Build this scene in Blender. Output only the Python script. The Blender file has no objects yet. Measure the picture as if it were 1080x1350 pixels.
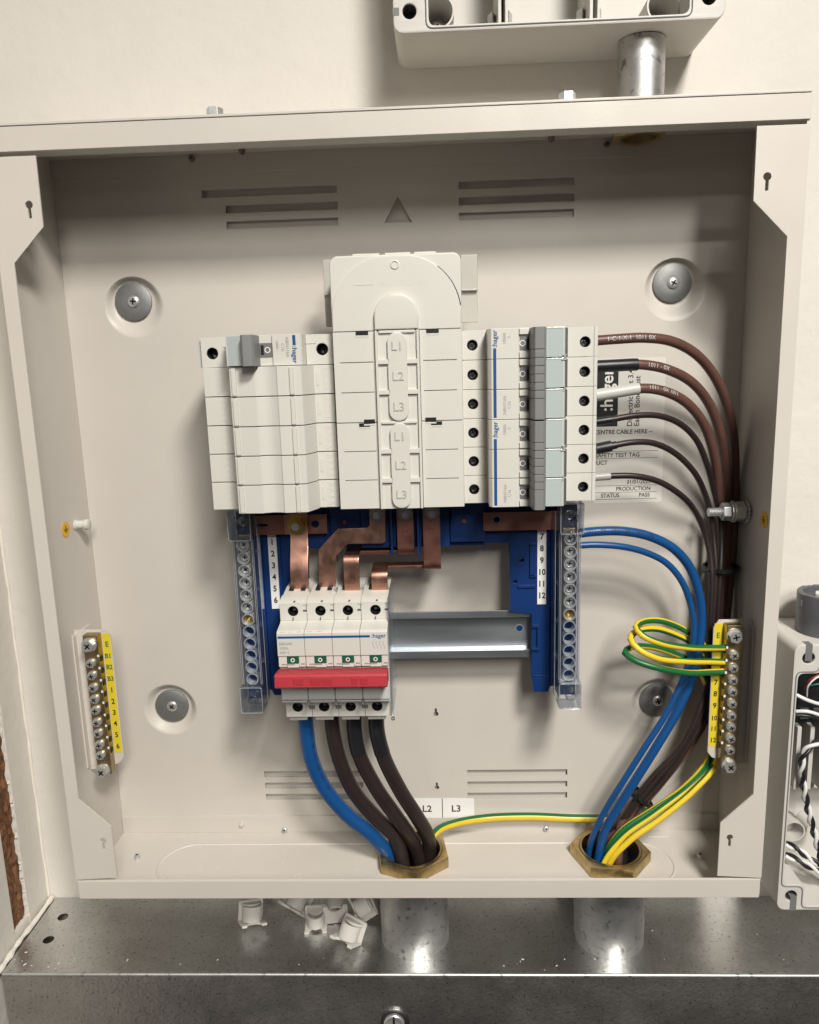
import bpy, bmesh, math, random
from mathutils import Vector, Matrix, Euler
random.seed(7)
S = 0.001                      # everything below is written in millimetres
scene = bpy.context.scene
COL = scene.collection

# ------------------------------------------------------------------ camera
CAM = Vector((0.02341, -0.53492, 0.35697)); ROT = Euler((1.38129, 0.02875, 0.03424), 'XYZ'); FPX = 1002.16
cd = bpy.data.cameras.new('camera'); cam = bpy.data.objects.new('camera', cd); COL.objects.link(cam)
cam.location = CAM; cam.rotation_euler = ROT
cd.sensor_fit = 'HORIZONTAL'; cd.sensor_width = 36; cd.lens = 36 * FPX / 1080
cd.clip_start = 0.01; cd.clip_end = 50
scene.camera = cam

# ------------------------------------------------------------------ light
world = bpy.data.worlds.new('World'); scene.world = world; world.use_nodes = True
bg = world.node_tree.nodes['Background']
bg.inputs[0].default_value = (1.0, 0.93, 0.92, 1); bg.inputs[1].default_value = 0.05
def area(name, loc, target, size, power, col, sy=None):
    l = bpy.data.lights.new(name, 'AREA'); l.energy = power; l.color = col
    l.shape = 'RECTANGLE'; l.size = size; l.size_y = sy or size
    o = bpy.data.objects.new(name, l); COL.objects.link(o); o.location = loc
    o.rotation_euler = (Vector(target) - Vector(loc)).to_track_quat('-Z', 'Y').to_euler()
    return o
area('ceiling_lamp', (0.40, -1.00, 1.22), (0.40, -1.00, 0), 0.22, 30, (1.0, 0.955, 0.89), 0.30)
area('ceiling_lamp_far', (0.42, -1.95, 1.22), (0.42, -1.95, 0), 0.24, 40, (1.0, 0.955, 0.89), 1.2)
area('fill_lamp', (-0.95, -2.2, 1.22), (-0.95, -2.2, 0), 0.24, 4, (1.0, 0.955, 0.90), 0.85)  # weak fill added from the left, not a known ceiling lamp
scene.view_settings.view_transform = 'Standard'; scene.view_settings.look = 'None'
scene.view_settings.gamma = 1; scene.view_settings.use_curve_mapping = False
scene.view_settings.exposure = 0.0
scene.render.resolution_x = 819; scene.render.resolution_y = 1024

# ------------------------------------------------------------------ materials
M = {}
def mat(name, col, rough=0.5, metal=0.0, var=0.0, vscale=40.0, bump=0.0, bscale=600.0, trans=0.0, ior=1.46,
        coat=0.0, rvar=0.0, col2=None, stretch=None, detail=4, spec=0.5):
    m = bpy.data.materials.new(name); m.use_nodes = True; n = m.node_tree.nodes; L = m.node_tree.links
    b = n['Principled BSDF']
    b.inputs['Base Color'].default_value = (*col, 1); b.inputs['Roughness'].default_value = rough
    b.inputs['Metallic'].default_value = metal; b.inputs['IOR'].default_value = ior
    b.inputs['Transmission Weight'].default_value = trans; b.inputs['Coat Weight'].default_value = coat
    b.inputs['Specular IOR Level'].default_value = spec
    tc = n.new('ShaderNodeTexCoord'); vec = tc.outputs['Object']
    if stretch:
        mp = n.new('ShaderNodeMapping'); mp.inputs['Scale'].default_value = stretch
        L.new(vec, mp.inputs['Vector']); vec = mp.outputs['Vector']
    if var or col2:
        t = n.new('ShaderNodeTexNoise'); t.inputs['Scale'].default_value = vscale; t.inputs['Detail'].default_value = detail
        t.inputs['Roughness'].default_value = 0.65
        L.new(vec, t.inputs['Vector'])
        r = n.new('ShaderNodeValToRGB'); r.color_ramp.elements[0].position = 0.3; r.color_ramp.elements[1].position = 0.7
        c2 = col2 or tuple(min(1, c * (1 + var)) for c in col)
        c1 = col if col2 else tuple(c * (1 - var) for c in col)
        r.color_ramp.elements[0].color = (*c1, 1); r.color_ramp.elements[1].color = (*c2, 1)
        L.new(t.outputs['Fac'], r.inputs['Fac']); L.new(r.outputs['Color'], b.inputs['Base Color'])
    if rvar:
        t = n.new('ShaderNodeTexNoise'); t.inputs['Scale'].default_value = vscale * 1.7; t.inputs['Detail'].default_value = 5
        L.new(vec, t.inputs['Vector'])
        mr = n.new('ShaderNodeMapRange'); mr.inputs['From Min'].default_value = 0.3; mr.inputs['From Max'].default_value = 0.7
        mr.inputs['To Min'].default_value = max(0.02, rough - rvar); mr.inputs['To Max'].default_value = rough + rvar
        L.new(t.outputs['Fac'], mr.inputs['Value']); L.new(mr.outputs['Result'], b.inputs['Roughness'])
    if bump:
        t = n.new('ShaderNodeTexNoise'); t.inputs['Scale'].default_value = bscale; t.inputs['Detail'].default_value = 3
        L.new(vec, t.inputs['Vector'])
        bp = n.new('ShaderNodeBump'); bp.inputs['Strength'].default_value = bump; bp.inputs['Distance'].default_value = 0.0006
        L.new(t.outputs['Fac'], bp.inputs['Height']); L.new(bp.outputs['Normal'], b.inputs['Normal'])
    M[name] = m
    return m
mat('steel_paint', (0.575, 0.54, 0.49), 0.42, var=0.02, vscale=18, bump=0.09, bscale=900, rvar=0.09)
mat('plaster', (0.66, 0.63, 0.575), 0.85, var=0.035, vscale=9, bump=1.0, bscale=90)
mat('caulk', (0.74, 0.70, 0.63), 0.7, var=0.05, vscale=60, bump=0.6, bscale=200)
mat('box_plastic', (0.56, 0.54, 0.50), 0.5, var=0.02, vscale=60, bump=0.1, bscale=1500)
mat('white_plastic', (0.60, 0.588, 0.54), 0.38, var=0.012, vscale=80, bump=0.06, bscale=2500)
mat('cover_plastic', (0.61, 0.598, 0.55), 0.42, var=0.012, vscale=60, bump=0.08, bscale=2500)
mat('wing_plastic', (0.45, 0.435, 0.395), 0.35)
mat('emboss_shade', (0.43, 0.42, 0.38), 0.5)  # shading of the raised letters put into their colour
mat('label_white', (0.80, 0.80, 0.78), 0.55)
mat('sticker', (0.66, 0.65, 0.60), 0.35, var=0.02, vscale=50)
mat('grey_lever', (0.20, 0.205, 0.205), 0.45, var=0.03, vscale=90, bump=0.05, bscale=2500)
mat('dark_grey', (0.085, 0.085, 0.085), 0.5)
mat('window_grey', (0.16, 0.16, 0.16), 0.5)
mat('pale_cover', (0.43, 0.485, 0.475), 0.12, coat=0.6)
mat('blue_plastic', (0.003, 0.030, 0.138), 0.42, var=0.06, vscale=80, bump=0.08, bscale=1500)
mat('blue_print', (0.004, 0.072, 0.23), 0.45)
mat('grey_print', (0.30, 0.295, 0.28), 0.6)
mat('black_print', (0.012, 0.012, 0.013), 0.6)
mat('white_print', (0.75, 0.74, 0.70), 0.6)
mat('green_print', (0.02, 0.12, 0.06), 0.5)
mat('black', (0.010, 0.010, 0.011), 0.45)
mat('black_rubber', (0.013, 0.013, 0.016), 0.38, var=0.2, vscale=120)
mat('red_lever', (0.40, 0.034, 0.045), 0.45, var=0.05, vscale=60, bump=0.08, bscale=1800)
mat('green_window', (0.01, 0.09, 0.05), 0.4)
def clear_mat(name, milk, base, edge):
    m = bpy.data.materials.new(name); m.use_nodes = True; n = m.node_tree.nodes; L = m.node_tree.links
    n.remove(n['Principled BSDF'])
    t = n.new('ShaderNodeBsdfTransparent'); t.inputs[0].default_value = (0.96, 0.975, 0.99, 1)
    gl = n.new('ShaderNodeBsdfGlossy'); gl.inputs['Color'].default_value = (0.95, 0.97, 1, 1); gl.inputs['Roughness'].default_value = 0.10
    df = n.new('ShaderNodeBsdfDiffuse'); df.inputs['Color'].default_value = (0.78, 0.82, 0.86, 1)
    lw = n.new('ShaderNodeLayerWeight'); lw.inputs[0].default_value = 0.3
    mr = n.new('ShaderNodeMapRange'); mr.inputs['To Min'].default_value = base; mr.inputs['To Max'].default_value = edge
    mx = n.new('ShaderNodeMixShader'); L.new(lw.outputs['Fresnel'], mr.inputs['Value']); L.new(mr.outputs['Result'], mx.inputs[0])
    L.new(t.outputs[0], mx.inputs[1]); L.new(gl.outputs[0], mx.inputs[2])
    m2 = n.new('ShaderNodeMixShader'); m2.inputs[0].default_value = milk
    L.new(mx.outputs[0], m2.inputs[1]); L.new(df.outputs[0], m2.inputs[2]); L.new(m2.outputs[0], n['Material Output'].inputs[0])
    M[name] = m
clear_mat('clear', 0.012, 0.04, 0.6)
clear_mat('rim_glint', 0.27, 0.10, 0.8)  # milky white in the material imitates bright highlights on clear edges
mat('clear_grey', (0.52, 0.535, 0.525), 0.25, coat=0.4)
mat('copper', (0.64, 0.36, 0.27), 0.36, metal=1, var=0.10, vscale=70, rvar=0.10, bump=0.05, bscale=800)
mat('copper_dull', (0.42, 0.205, 0.16), 0.42, metal=1, var=0.12, vscale=60, rvar=0.08)
mat('copper_mark', (0.30, 0.13, 0.09), 0.5, metal=1)
mat('brass', (0.52, 0.40, 0.20), 0.42, metal=1, var=0.25, vscale=120, rvar=0.12, bump=0.2, bscale=500)
mat('brass_bar', (0.42, 0.33, 0.19), 0.40, metal=1, var=0.15, vscale=90, rvar=0.08)
mat('zinc_yellow', (0.72, 0.50, 0.14), 0.30, metal=1, var=0.2, vscale=200)
mat('steel', (0.66, 0.67, 0.67), 0.34, metal=0.75, var=0.08, vscale=200)
mat('bolt_steel', (0.50, 0.50, 0.50), 0.2, metal=1, var=0.1, vscale=200)
mat('steel_dark', (0.28, 0.28, 0.28), 0.35, metal=1, var=0.15, vscale=200)
mat('washer_zinc', (0.26, 0.265, 0.26), 0.55, metal=0.7, var=0.10, vscale=150, bump=0.15, bscale=900)
mat('rail_zinc', (0.52, 0.56, 0.585), 0.42, metal=1, var=0.05, vscale=40, rvar=0.06, stretch=(0.15, 1, 1))
mat('cable_brown', (0.108, 0.052, 0.041), 0.42, var=0.10, vscale=70)
mat('cable_brown_dark', (0.024, 0.0155, 0.015), 0.42, var=0.12, vscale=70)
mat('cable_blue', (0.006, 0.065, 0.215), 0.36, var=0.06, vscale=60)
mat('cable_green', (0.012, 0.125, 0.035), 0.36)
mat('cable_yellow', (0.72, 0.52, 0.03), 0.36, var=0.04, vscale=60)
mat('sleeve_grey', (0.50, 0.50, 0.47), 0.42)
mat('sleeve_silver', (0.36, 0.36, 0.35), 0.38)
mat('wire_white', (0.72, 0.71, 0.69), 0.4)
mat('wire_red', (0.30, 0.03, 0.03), 0.4)
mat('wire_green', (0.02, 0.16, 0.10), 0.4)
mat('yellow_label', (0.70, 0.56, 0.03), 0.5)
mat('yellow_sticker', (0.74, 0.42, 0.02), 0.5)
mat('gland_grey', (0.10, 0.10, 0.115), 0.45, var=0.12, vscale=60, bump=0.1)
def galv(name, base, rough, flake, spots, bump=0.3):
    m = bpy.data.materials.new(name); m.use_nodes = True; n = m.node_tree.nodes; L = m.node_tree.links
    b = n['Principled BSDF']; b.inputs['Metallic'].default_value = 1
    tc = n.new('ShaderNodeTexCoord')
    v = n.new('ShaderNodeTexVoronoi'); v.inputs['Scale'].default_value = flake
    L.new(tc.outputs['Object'], v.inputs['Vector'])
    t = n.new('ShaderNodeTexNoise'); t.inputs['Scale'].default_value = 22; t.inputs['Detail'].default_value = 10; t.inputs['Roughness'].default_value = 0.7
    L.new(tc.outputs['Object'], t.inputs['Vector'])
    sep = n.new('ShaderNodeSeparateColor'); L.new(v.outputs['Color'], sep.inputs['Color'])
    mx = n.new('ShaderNodeMath'); mx.operation = 'MULTIPLY_ADD'; mx.inputs[1].default_value = 0.12
    L.new(sep.outputs['Red'], mx.inputs[0]); L.new(t.outputs['Fac'], mx.inputs[2])
    r = n.new('ShaderNodeValToRGB'); r.color_ramp.elements[0].position = 0.35; r.color_ramp.elements[1].position = 0.85
    r.color_ramp.elements[0].color = (*[c * 0.82 for c in base], 1); r.color_ramp.elements[1].color = (*[min(1, c * 1.15) for c in base], 1)
    L.new(mx.outputs[0], r.inputs['Fac'])
    sp = n.new('ShaderNodeTexNoise'); sp.inputs['Scale'].default_value = spots; sp.inputs['Detail'].default_value = 2
    L.new(tc.outputs['Object'], sp.inputs['Vector'])
    sr = n.new('ShaderNodeValToRGB'); sr.color_ramp.elements[0].position = 0.27; sr.color_ramp.elements[1].position = 0.40
    sr.color_ramp.elements[0].color = (0.45, 0.45, 0.45, 1); sr.color_ramp.elements[1].color = (1, 1, 1, 1)
    L.new(sp.outputs['Fac'], sr.inputs['Fac'])
    mul = n.new('ShaderNodeMix'); mul.data_type = 'RGBA'; mul.blend_type = 'MULTIPLY'; mul.inputs[0].default_value = 1
    L.new(r.outputs['Color'], mul.inputs[6]); L.new(sr.outputs['Color'], mul.inputs[7]); L.new(mul.outputs[2], b.inputs['Base Color'])
    mr = n.new('ShaderNodeMapRange'); mr.inputs['To Min'].default_value = rough - 0.1; mr.inputs['To Max'].default_value = rough + 0.14
    L.new(t.outputs['Fac'], mr.inputs['Value']); L.new(mr.outputs['Result'], b.inputs['Roughness'])
    bp = n.new('ShaderNodeBump'); bp.inputs['Strength'].default_value = bump; bp.inputs['Distance'].default_value = 0.0005
    bt = n.new('ShaderNodeTexNoise'); bt.inputs['Scale'].default_value = spots * 0.9; bt.inputs['Detail'].default_value = 4
    L.new(tc.outputs['Object'], bt.inputs['Vector'])
    L.new(bt.outputs['Fac'], bp.inputs['Height']); L.new(bp.outputs['Normal'], b.inputs['Normal'])
    M[name] = m
galv('galvanised', (0.66, 0.665, 0.66), 0.30, 420, 420)
galv('galvanised_tube', (0.60, 0.60, 0.585), 0.47, 300, 210)
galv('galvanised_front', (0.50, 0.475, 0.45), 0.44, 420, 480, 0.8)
mat('chipboard', (0.055, 0.022, 0.010), 0.9, col2=(0.26, 0.125, 0.055), vscale=260, bump=1.0, bscale=420, stretch=(1, 1.4, 0.8), detail=6)

# ------------------------------------------------------------------ helpers
RM = ROT.to_matrix()
def at(px, py, y):
    """photo pixel -> point (mm) on the vertical plane at depth y (mm)"""
    d = RM @ Vector(((px - 540) / FPX, (675 - py) / FPX, -1))
    p = CAM + d * ((y * S - CAM.y) / d.y)
    return Vector((p.x / S, p.y / S, p.z / S))
def atz(px, py, z):
    d = RM @ Vector(((px - 540) / FPX, (675 - py) / FPX, -1))
    p = CAM + d * ((z * S - CAM.z) / d.z)
    return Vector((p.x / S, p.y / S, p.z / S))
def tag(o, label, cat, group=None, kind=None):
    if label: o['label'] = label
    if cat: o['category'] = cat
    if group: o['group'] = group
    if kind: o['kind'] = kind
    return o
def thing(name, label, cat, loc=(0, 0, 0), group=None):
    o = bpy.data.objects.new(name, None); COL.objects.link(o); o.empty_display_size = 0.01
    o.location = Vector(loc) * S
    return tag(o, label, cat, group)
def link(name, me, parent=None):
    o = bpy.data.objects.new(name, me); COL.objects.link(o)
    if parent:
        off = Vector(); q = parent
        while q: off = off + q.location; q = q.parent
        o.parent = parent
        if parent.type == 'EMPTY': o.matrix_parent_inverse = Matrix.Translation(-off)
        else: o.matrix_parent_inverse = Matrix.Identity(4)
    return o
def dup(o, offset=(0, 0, 0), parent=None, label=None):
    c = o.copy(); COL.objects.link(c)
    if parent is not None:
        mi = o.matrix_parent_inverse.copy(); c.parent = parent; c.matrix_parent_inverse = mi
    else: c.location = o.location + Vector(offset) * S
    if label: c['label'] = label
    for ch in [k for k in o.children]: dup(ch, parent=c)
    return c
class G:
    def __init__(s): s.bm = bmesh.new()
    def box(s, x0, x1, y0, y1, z0, z1):
        v = [s.bm.verts.new((x, y, z)) for x in (x0, x1) for y in (y0, y1) for z in (z0, z1)]
        for f in ((0, 1, 3, 2), (4, 6, 7, 5), (0, 4, 5, 1), (2, 3, 7, 6), (0, 2, 6, 4), (1, 5, 7, 3)):
            s.bm.faces.new([v[i] for i in f])
        return s
    def prism(s, poly, ax, a, b):
        def P(u, w, t): return {'X': (t, u, w), 'Y': (u, t, w), 'Z': (u, w, t)}[ax]
        A = [s.bm.verts.new(P(u, w, a)) for u, w in poly]; B = [s.bm.verts.new(P(u, w, b)) for u, w in poly]
        n = len(poly)
        s.bm.faces.new(A); s.bm.faces.new(B[::-1])
        for i in range(n): s.bm.faces.new((A[i], A[(i + 1) % n], B[(i + 1) % n], B[i]))
        return s
    def lathe(s, prof, org, axis=(0, -1, 0), n=24, phase=0.0, closed=False):
        ax = Vector(axis).normalized(); org = Vector(org)
        u = ax.orthogonal().normalized(); w = ax.cross(u)
        rings = []
        for r, h in prof:
            if r <= 1e-6: rings.append([s.bm.verts.new(org + ax * h)])
            else: rings.append([s.bm.verts.new(org + ax * h + (u * math.cos(phase + 2 * math.pi * k / n) + w * math.sin(phase + 2 * math.pi * k / n)) * r) for k in range(n)])
        pairs = list(zip(rings, rings[1:])) + ([(rings[-1], rings[0])] if closed else [])
        for A, B in pairs:
            for k in range(n):
                k2 = (k + 1) % n
                if len(A) == 1 and len(B) == 1: continue
                if len(A) == 1: s.bm.faces.new((A[0], B[k], B[k2]))
                elif len(B) == 1: s.bm.faces.new((A[k], B[0], A[k2]))
                else: s.bm.faces.new((A[k], B[k], B[k2], A[k2]))
        return s
    def cyl(s, org, axis, r, h, n=24, phase=0.0): return s.lathe([(0, 0), (r, 0), (r, h), (0, h)], org, axis, n, phase)
    def ring(s, org, axis, ro, ri, h, n=24): return s.lathe([(ro, 0), (ro, h), (ri, h), (ri, 0)], org, axis, n, closed=True)
    def add(s, me, mtx=None):
        t = bmesh.new(); t.from_mesh(me)
        if mtx: t.transform(mtx)
        tmp = bpy.data.meshes.new('t'); t.to_mesh(tmp); t.free(); s.bm.from_mesh(tmp); bpy.data.meshes.remove(tmp)
        return s
    def mesh(s, name, mats, bevel=0.0, seg=2, ang=30, smooth=40, recalc=True):
        bm = s.bm
        if recalc: bmesh.ops.recalc_face_normals(bm, faces=bm.faces[:])
        if bevel:
            es = [e for e in bm.edges if len(e.link_faces) == 2 and e.calc_face_angle(0) > math.radians(ang)]
            bmesh.ops.bevel(bm, geom=es, offset=bevel, segments=seg, profile=0.5, affect='EDGES', clamp_overlap=True)
        bmesh.ops.scale(bm, vec=(S, S, S), verts=bm.verts[:])
        me = bpy.data.meshes.new(name); bm.to_mesh(me); bm.free()
        for m in (mats if isinstance(mats, (list, tuple)) else [mats]): me.materials.append(M[m])
        me.shade_smooth(); me.set_sharp_from_angle(angle=math.radians(smooth))
        return me
    def done(s, name, mats, parent=None, wn=False, **k):
        o = link(name, s.mesh(name, mats, **k), parent)
        if wn or k.get('bevel'):
            w = o.modifiers.new('weighted_normal', 'WEIGHTED_NORMAL'); w.keep_sharp = True; w.weight = 100
        return o
def curve_mesh(cu):
    o = bpy.data.objects.new('t', cu); COL.objects.link(o)
    dg = bpy.context.evaluated_depsgraph_get()
    me = bpy.data.meshes.new_from_object(o.evaluated_get(dg)); bpy.data.objects.remove(o); bpy.data.curves.remove(cu)
    return me
AX = {'Y': Matrix(((1, 0, 0, 0), (0, 0, -1, 0), (0, 1, 0, 0), (0, 0, 0, 1))),     # (u,v)->(X,Z), front is -Y
      'Z': Matrix.Identity(4),
      'X': Matrix(((0, 0, 1, 0), (1, 0, 0, 0), (0, 1, 0, 0), (0, 0, 0, 1)))}     # (u,v)->(Y,Z)
def plate(loops, a, b, ax='Y', bev=0.0):
    """flat sheet with real holes: loops[0] outline, rest holes, from a to b along the axis; returns a mesh in mm"""
    cu = bpy.data.curves.new('t', 'CURVE'); cu.dimensions = '2D'; cu.fill_mode = 'BOTH'
    cu.extrude = max(0.001, abs(b - a) / 2 - bev); cu.bevel_depth = bev; cu.bevel_resolution = 1; cu.offset = -bev
    for lp in loops:
        sp = cu.splines.new('POLY'); sp.points.add(len(lp) - 1); sp.use_cyclic_u = True
        for p, q in zip(sp.points, lp): p.co = (q[0], q[1], 0, 1)
    me = curve_mesh(cu)
    mid = (a + b) / 2
    me.transform(AX[ax])
    me.transform(Matrix.Translation({'Y': (0, mid, 0), 'Z': (0, 0, mid), 'X': (mid, 0, 0)}[ax]))
    return me
def plate_obj(name, loops, a, b, m, parent=None, ax='Y', bev=0.0):
    g = G(); me = plate(loops, a, b, ax, bev); g.add(me); bpy.data.meshes.remove(me)
    bmesh.ops.remove_doubles(g.bm, verts=g.bm.verts[:], dist=1e-4)
    return g.done(name, m, parent, wn=bev > 0)
def circ(cx, cy, r, n=24): return [(cx + r * math.cos(2 * math.pi * k / n), cy + r * math.sin(2 * math.pi * k / n)) for k in range(n)]
def rect(x0, x1, z0, z1): return [(x0, z0), (x1, z0), (x1, z1), (x0, z1)]
def rrect(x0, x1, z0, z1, r, n=5):
    out = []
    for cx, cy, a0 in ((x1 - r, z1 - r, 0), (x0 + r, z1 - r, 90), (x0 + r, z0 + r, 180), (x1 - r, z0 + r, 270)):
        for k in range(n + 1):
            a = math.radians(a0 + 90 * k / n); out.append((cx + r * math.cos(a), cy + r * math.sin(a)))
    return out
def stadium(x0, x1, z0, z1, n=14): return rrect(x0, x1, z0, z1, min(x1 - x0, z1 - z0) / 2 - 1e-3, n)
def keyhole(cx, cz, r, w, l, up=False):
    s = 1 if up else -1; a0 = math.asin(w / 2 / r); pts = []
    for k in range(15):
        a = math.radians(-90) + a0 + (2 * math.pi - 2 * a0) * k / 14
        pts.append((cx + r * math.cos(a) * (1), cz + (r * math.sin(a)) * (-s)))
    pts += [(pts[-1][0], cz + s * l), (pts[0][0], cz + s * l)]
    return pts
def text_mesh(txt, size, bold=0.0, extrude=0.06, align='CENTER', width=1.0):
    cu = bpy.data.curves.new('t', 'FONT'); cu.body = txt; cu.size = size; cu.align_x = align; cu.align_y = 'CENTER'
    cu.extrude = extrude; cu.offset = bold; cu.resolution_u = 3
    me = curve_mesh(cu)
    if width != 1.0: me.transform(Matrix.Scale(width, 4, (1, 0, 0)))
    return me
def text(parent, txt, size, pos, m, rot=0, bold=0.0, extrude=0.06, align='CENTER', width=1.0, normal='-Y', name='lettering'):
    """lettering lying on a surface; rot in degrees counter-clockwise as read from the front"""
    me = text_mesh(txt, size, bold, extrude, align, width)
    me.transform(Matrix.Rotation(math.radians(rot), 4, 'Z'))
    R = {'-Y': AX['Y'], '+X': Matrix(((0, 0, 1, 0), (1, 0, 0, 0), (0, 1, 0, 0), (0, 0, 0, 1))),
         '-X': Matrix(((0, 0, -1, 0), (-1, 0, 0, 0), (0, 1, 0, 0), (0, 0, 0, 1)))}[normal]
    me.transform(R); me.transform(Matrix.Translation(pos)); me.transform(Matrix.Scale(S, 4))
    me.name = name; me.materials.clear(); me.materials.append(M[m])
    return link(name, me, parent)
def smooth_path(pts, step=3.0):
    P = [Vector(p) for p in pts]
    P = [P[0] * 2 - P[1]] + P + [P[-1] * 2 - P[-2]]
    out = []
    for i in range(1, len(P) - 2):
        p0, p1, p2, p3 = P[i - 1:i + 3]; n = max(2, int((p2 - p1).length / step))
        t0 = 0; t1 = t0 + max(1e-3, (p1 - p0).length) ** .5; t2 = t1 + max(1e-3, (p2 - p1).length) ** .5; t3 = t2 + max(1e-3, (p3 - p2).length) ** .5
        for k in range(n):
            t = t1 + (t2 - t1) * k / n
            a1 = p0 * ((t1 - t) / (t1 - t0)) + p1 * ((t - t0) / (t1 - t0)); a2 = p1 * ((t2 - t) / (t2 - t1)) + p2 * ((t - t1) / (t2 - t1)); a3 = p2 * ((t3 - t) / (t3 - t2)) + p3 * ((t - t2) / (t3 - t2))
            b1 = a1 * ((t2 - t) / (t2 - t0)) + a2 * ((t - t0) / (t2 - t0)); b2 = a2 * ((t3 - t) / (t3 - t1)) + a3 * ((t - t1) / (t3 - t1))
            out.append(b1 * ((t2 - t) / (t2 - t1)) + b2 * ((t - t1) / (t2 - t1)))
    out.append(P[-2])
    return out
def frames(path, up=(0, -1, 0)):
    T = [(path[min(i + 1, len(path) - 1)] - path[max(i - 1, 0)]).normalized() for i in range(len(path))]
    u = Vector(up); u = (u - T[0] * u.dot(T[0])).normalized(); out = []
    for t in T:
        u = (u - t * u.dot(t)).normalized(); out.append((t, u, t.cross(u)))
    return out
def tube(g, path, r, n=14, twist=0.0, phase=0.0, two=False, rfun=None, closed=False):
    F = frames(path); rings = []; d = 0
    for i, p in enumerate(path):
        if i: d += (path[i] - path[i - 1]).length
        t, u, w = F[i]; rr = rfun(d) if rfun else r; a0 = phase + twist * d
        rings.append([g.bm.verts.new(p + (u * math.cos(a0 + 2 * math.pi * k / n) + w * math.sin(a0 + 2 * math.pi * k / n)) * rr) for k in range(n)])
    for A, B in list(zip(rings, rings[1:])) + ([(rings[-1], rings[0])] if closed else []):
        for k in range(n):
            f = g.bm.faces.new((A[k], A[(k + 1) % n], B[(k + 1) % n], B[k]))
            if two and k < n * two: f.material_index = 1
    if not closed: g.bm.faces.new(rings[0][::-1]); g.bm.faces.new(rings[-1])
    return g
def cable(name, label, pts, r, m, cat='cable', group=None, twist=0.0, phase=0.0, two=False, n=14, step=3.0):
    path = smooth_path(pts, step); ph = [random.uniform(0, 6.3) for _ in range(6)]; d = 0; wob = []
    for i, p in enumerate(path):                 # slight unevenness of a hand-dressed cable
        if i: d += (p - path[i - 1]).length
        e = min(1, i / 8) * min(1, (len(path) - 1 - i) / 8) * (0.13 * r if r < 2.5 else 0.28 if r < 4 else 0.22)
        wob.append(p + Vector((math.sin(d / 15 + ph[0]) + math.sin(d / 29 + ph[1]), math.sin(d / 17 + ph[2]), math.sin(d / 16 + ph[3]) + math.sin(d / 33 + ph[4]))) * e)
    path = wob; g = G(); tube(g, path, r, n, twist, phase, two)
    o = g.done(name, m, None, smooth=60); tag(o, label, cat, group)
    return o, path
def cable_text(o, path, r, txt, size, s0, ang, m):
    """printing wrapped round a cable"""
    me = text_mesh(txt, size, 0.02, 0.0, 'LEFT'); F = frames(path)
    L = [0]
    for a, b in zip(path, path[1:]): L.append(L[-1] + (b - a).length)
    bb = bmesh.new(); bb.from_mesh(me); bmesh.ops.triangulate(bb, faces=bb.faces[:])
    bmesh.ops.subdivide_edges(bb, edges=bb.edges[:], cuts=2, use_grid_fill=True); bb.to_mesh(me); bb.free()
    for v in me.vertices:
        s = s0 + v.co.x
        i = max(0, min(len(L) - 2, next((k for k in range(len(L) - 1) if L[k + 1] > s), len(L) - 2)))
        f = (s - L[i]) / max(1e-6, L[i + 1] - L[i]); p = path[i].lerp(path[i + 1], f); t, u, w = F[i]
        a = -ang - v.co.y / r
        v.co = p + (u * math.cos(a) + w * math.sin(a)) * (r + 0.09)
    me.transform(Matrix.Scale(S, 4)); me.name = 'lettering'; me.materials.clear(); me.materials.append(M[m])
    return link('lettering', me, o)
def sleeve(o, path, r, s0, s1, m, name='sleeve'):
    d = 0; pts = []
    for i, p in enumerate(path):
        if i: d += (p - path[i - 1]).length
        if s0 <= d <= s1: pts.append(p)
    g = G(); tube(g, pts, r, 16); return g.done(name, m, o, smooth=60)
# a cross-slot screw facing the viewer (along axis), shared by many things
def screw(parent, pos, r=3.0, h=1.6, m='steel', axis=(0, -1, 0), name='screw', hexa=False, recess_shade=True, rot=None):
    g = G()
    if hexa: g.cyl(pos, axis, r, h, 6, random.random() if rot is None else rot)
    else: g.lathe([(0, 0), (r, 0), (r, h * 0.45), (r * 0.8, h * 0.9), (r * 0.5, h), (0, h)], pos, axis, 16)
    o = g.done(name, m, parent, bevel=0.15 if hexa else 0)
    if recess_shade:
        g = G(); ax = Vector(axis).normalized(); u = ax.orthogonal().normalized(); a = random.random() * 1.5
        u = Matrix.Rotation(a, 3, ax) @ u; w = ax.cross(u); c = Vector(pos) + ax * (h + 0.03)
        for p, q in ((u, w), (w, u)):
            vs = [g.bm.verts.new(c + p * (sx * r * 0.52) + q * (sy * r * 0.13) - ax * dz) for dz in (0, 0.4) for sx, sy in ((-1, -1), (1, -1), (1, 1), (-1, 1))]
            g.bm.faces.new(vs[:4])
            for i in range(4): g.bm.faces.new((vs[i], vs[(i + 1) % 4], vs[4 + (i + 1) % 4], vs[4 + i]))
        g.done('recess_shade', 'black', o, recalc=False)  # black cross laid on the head, painted shade for its recess
    return o

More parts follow.
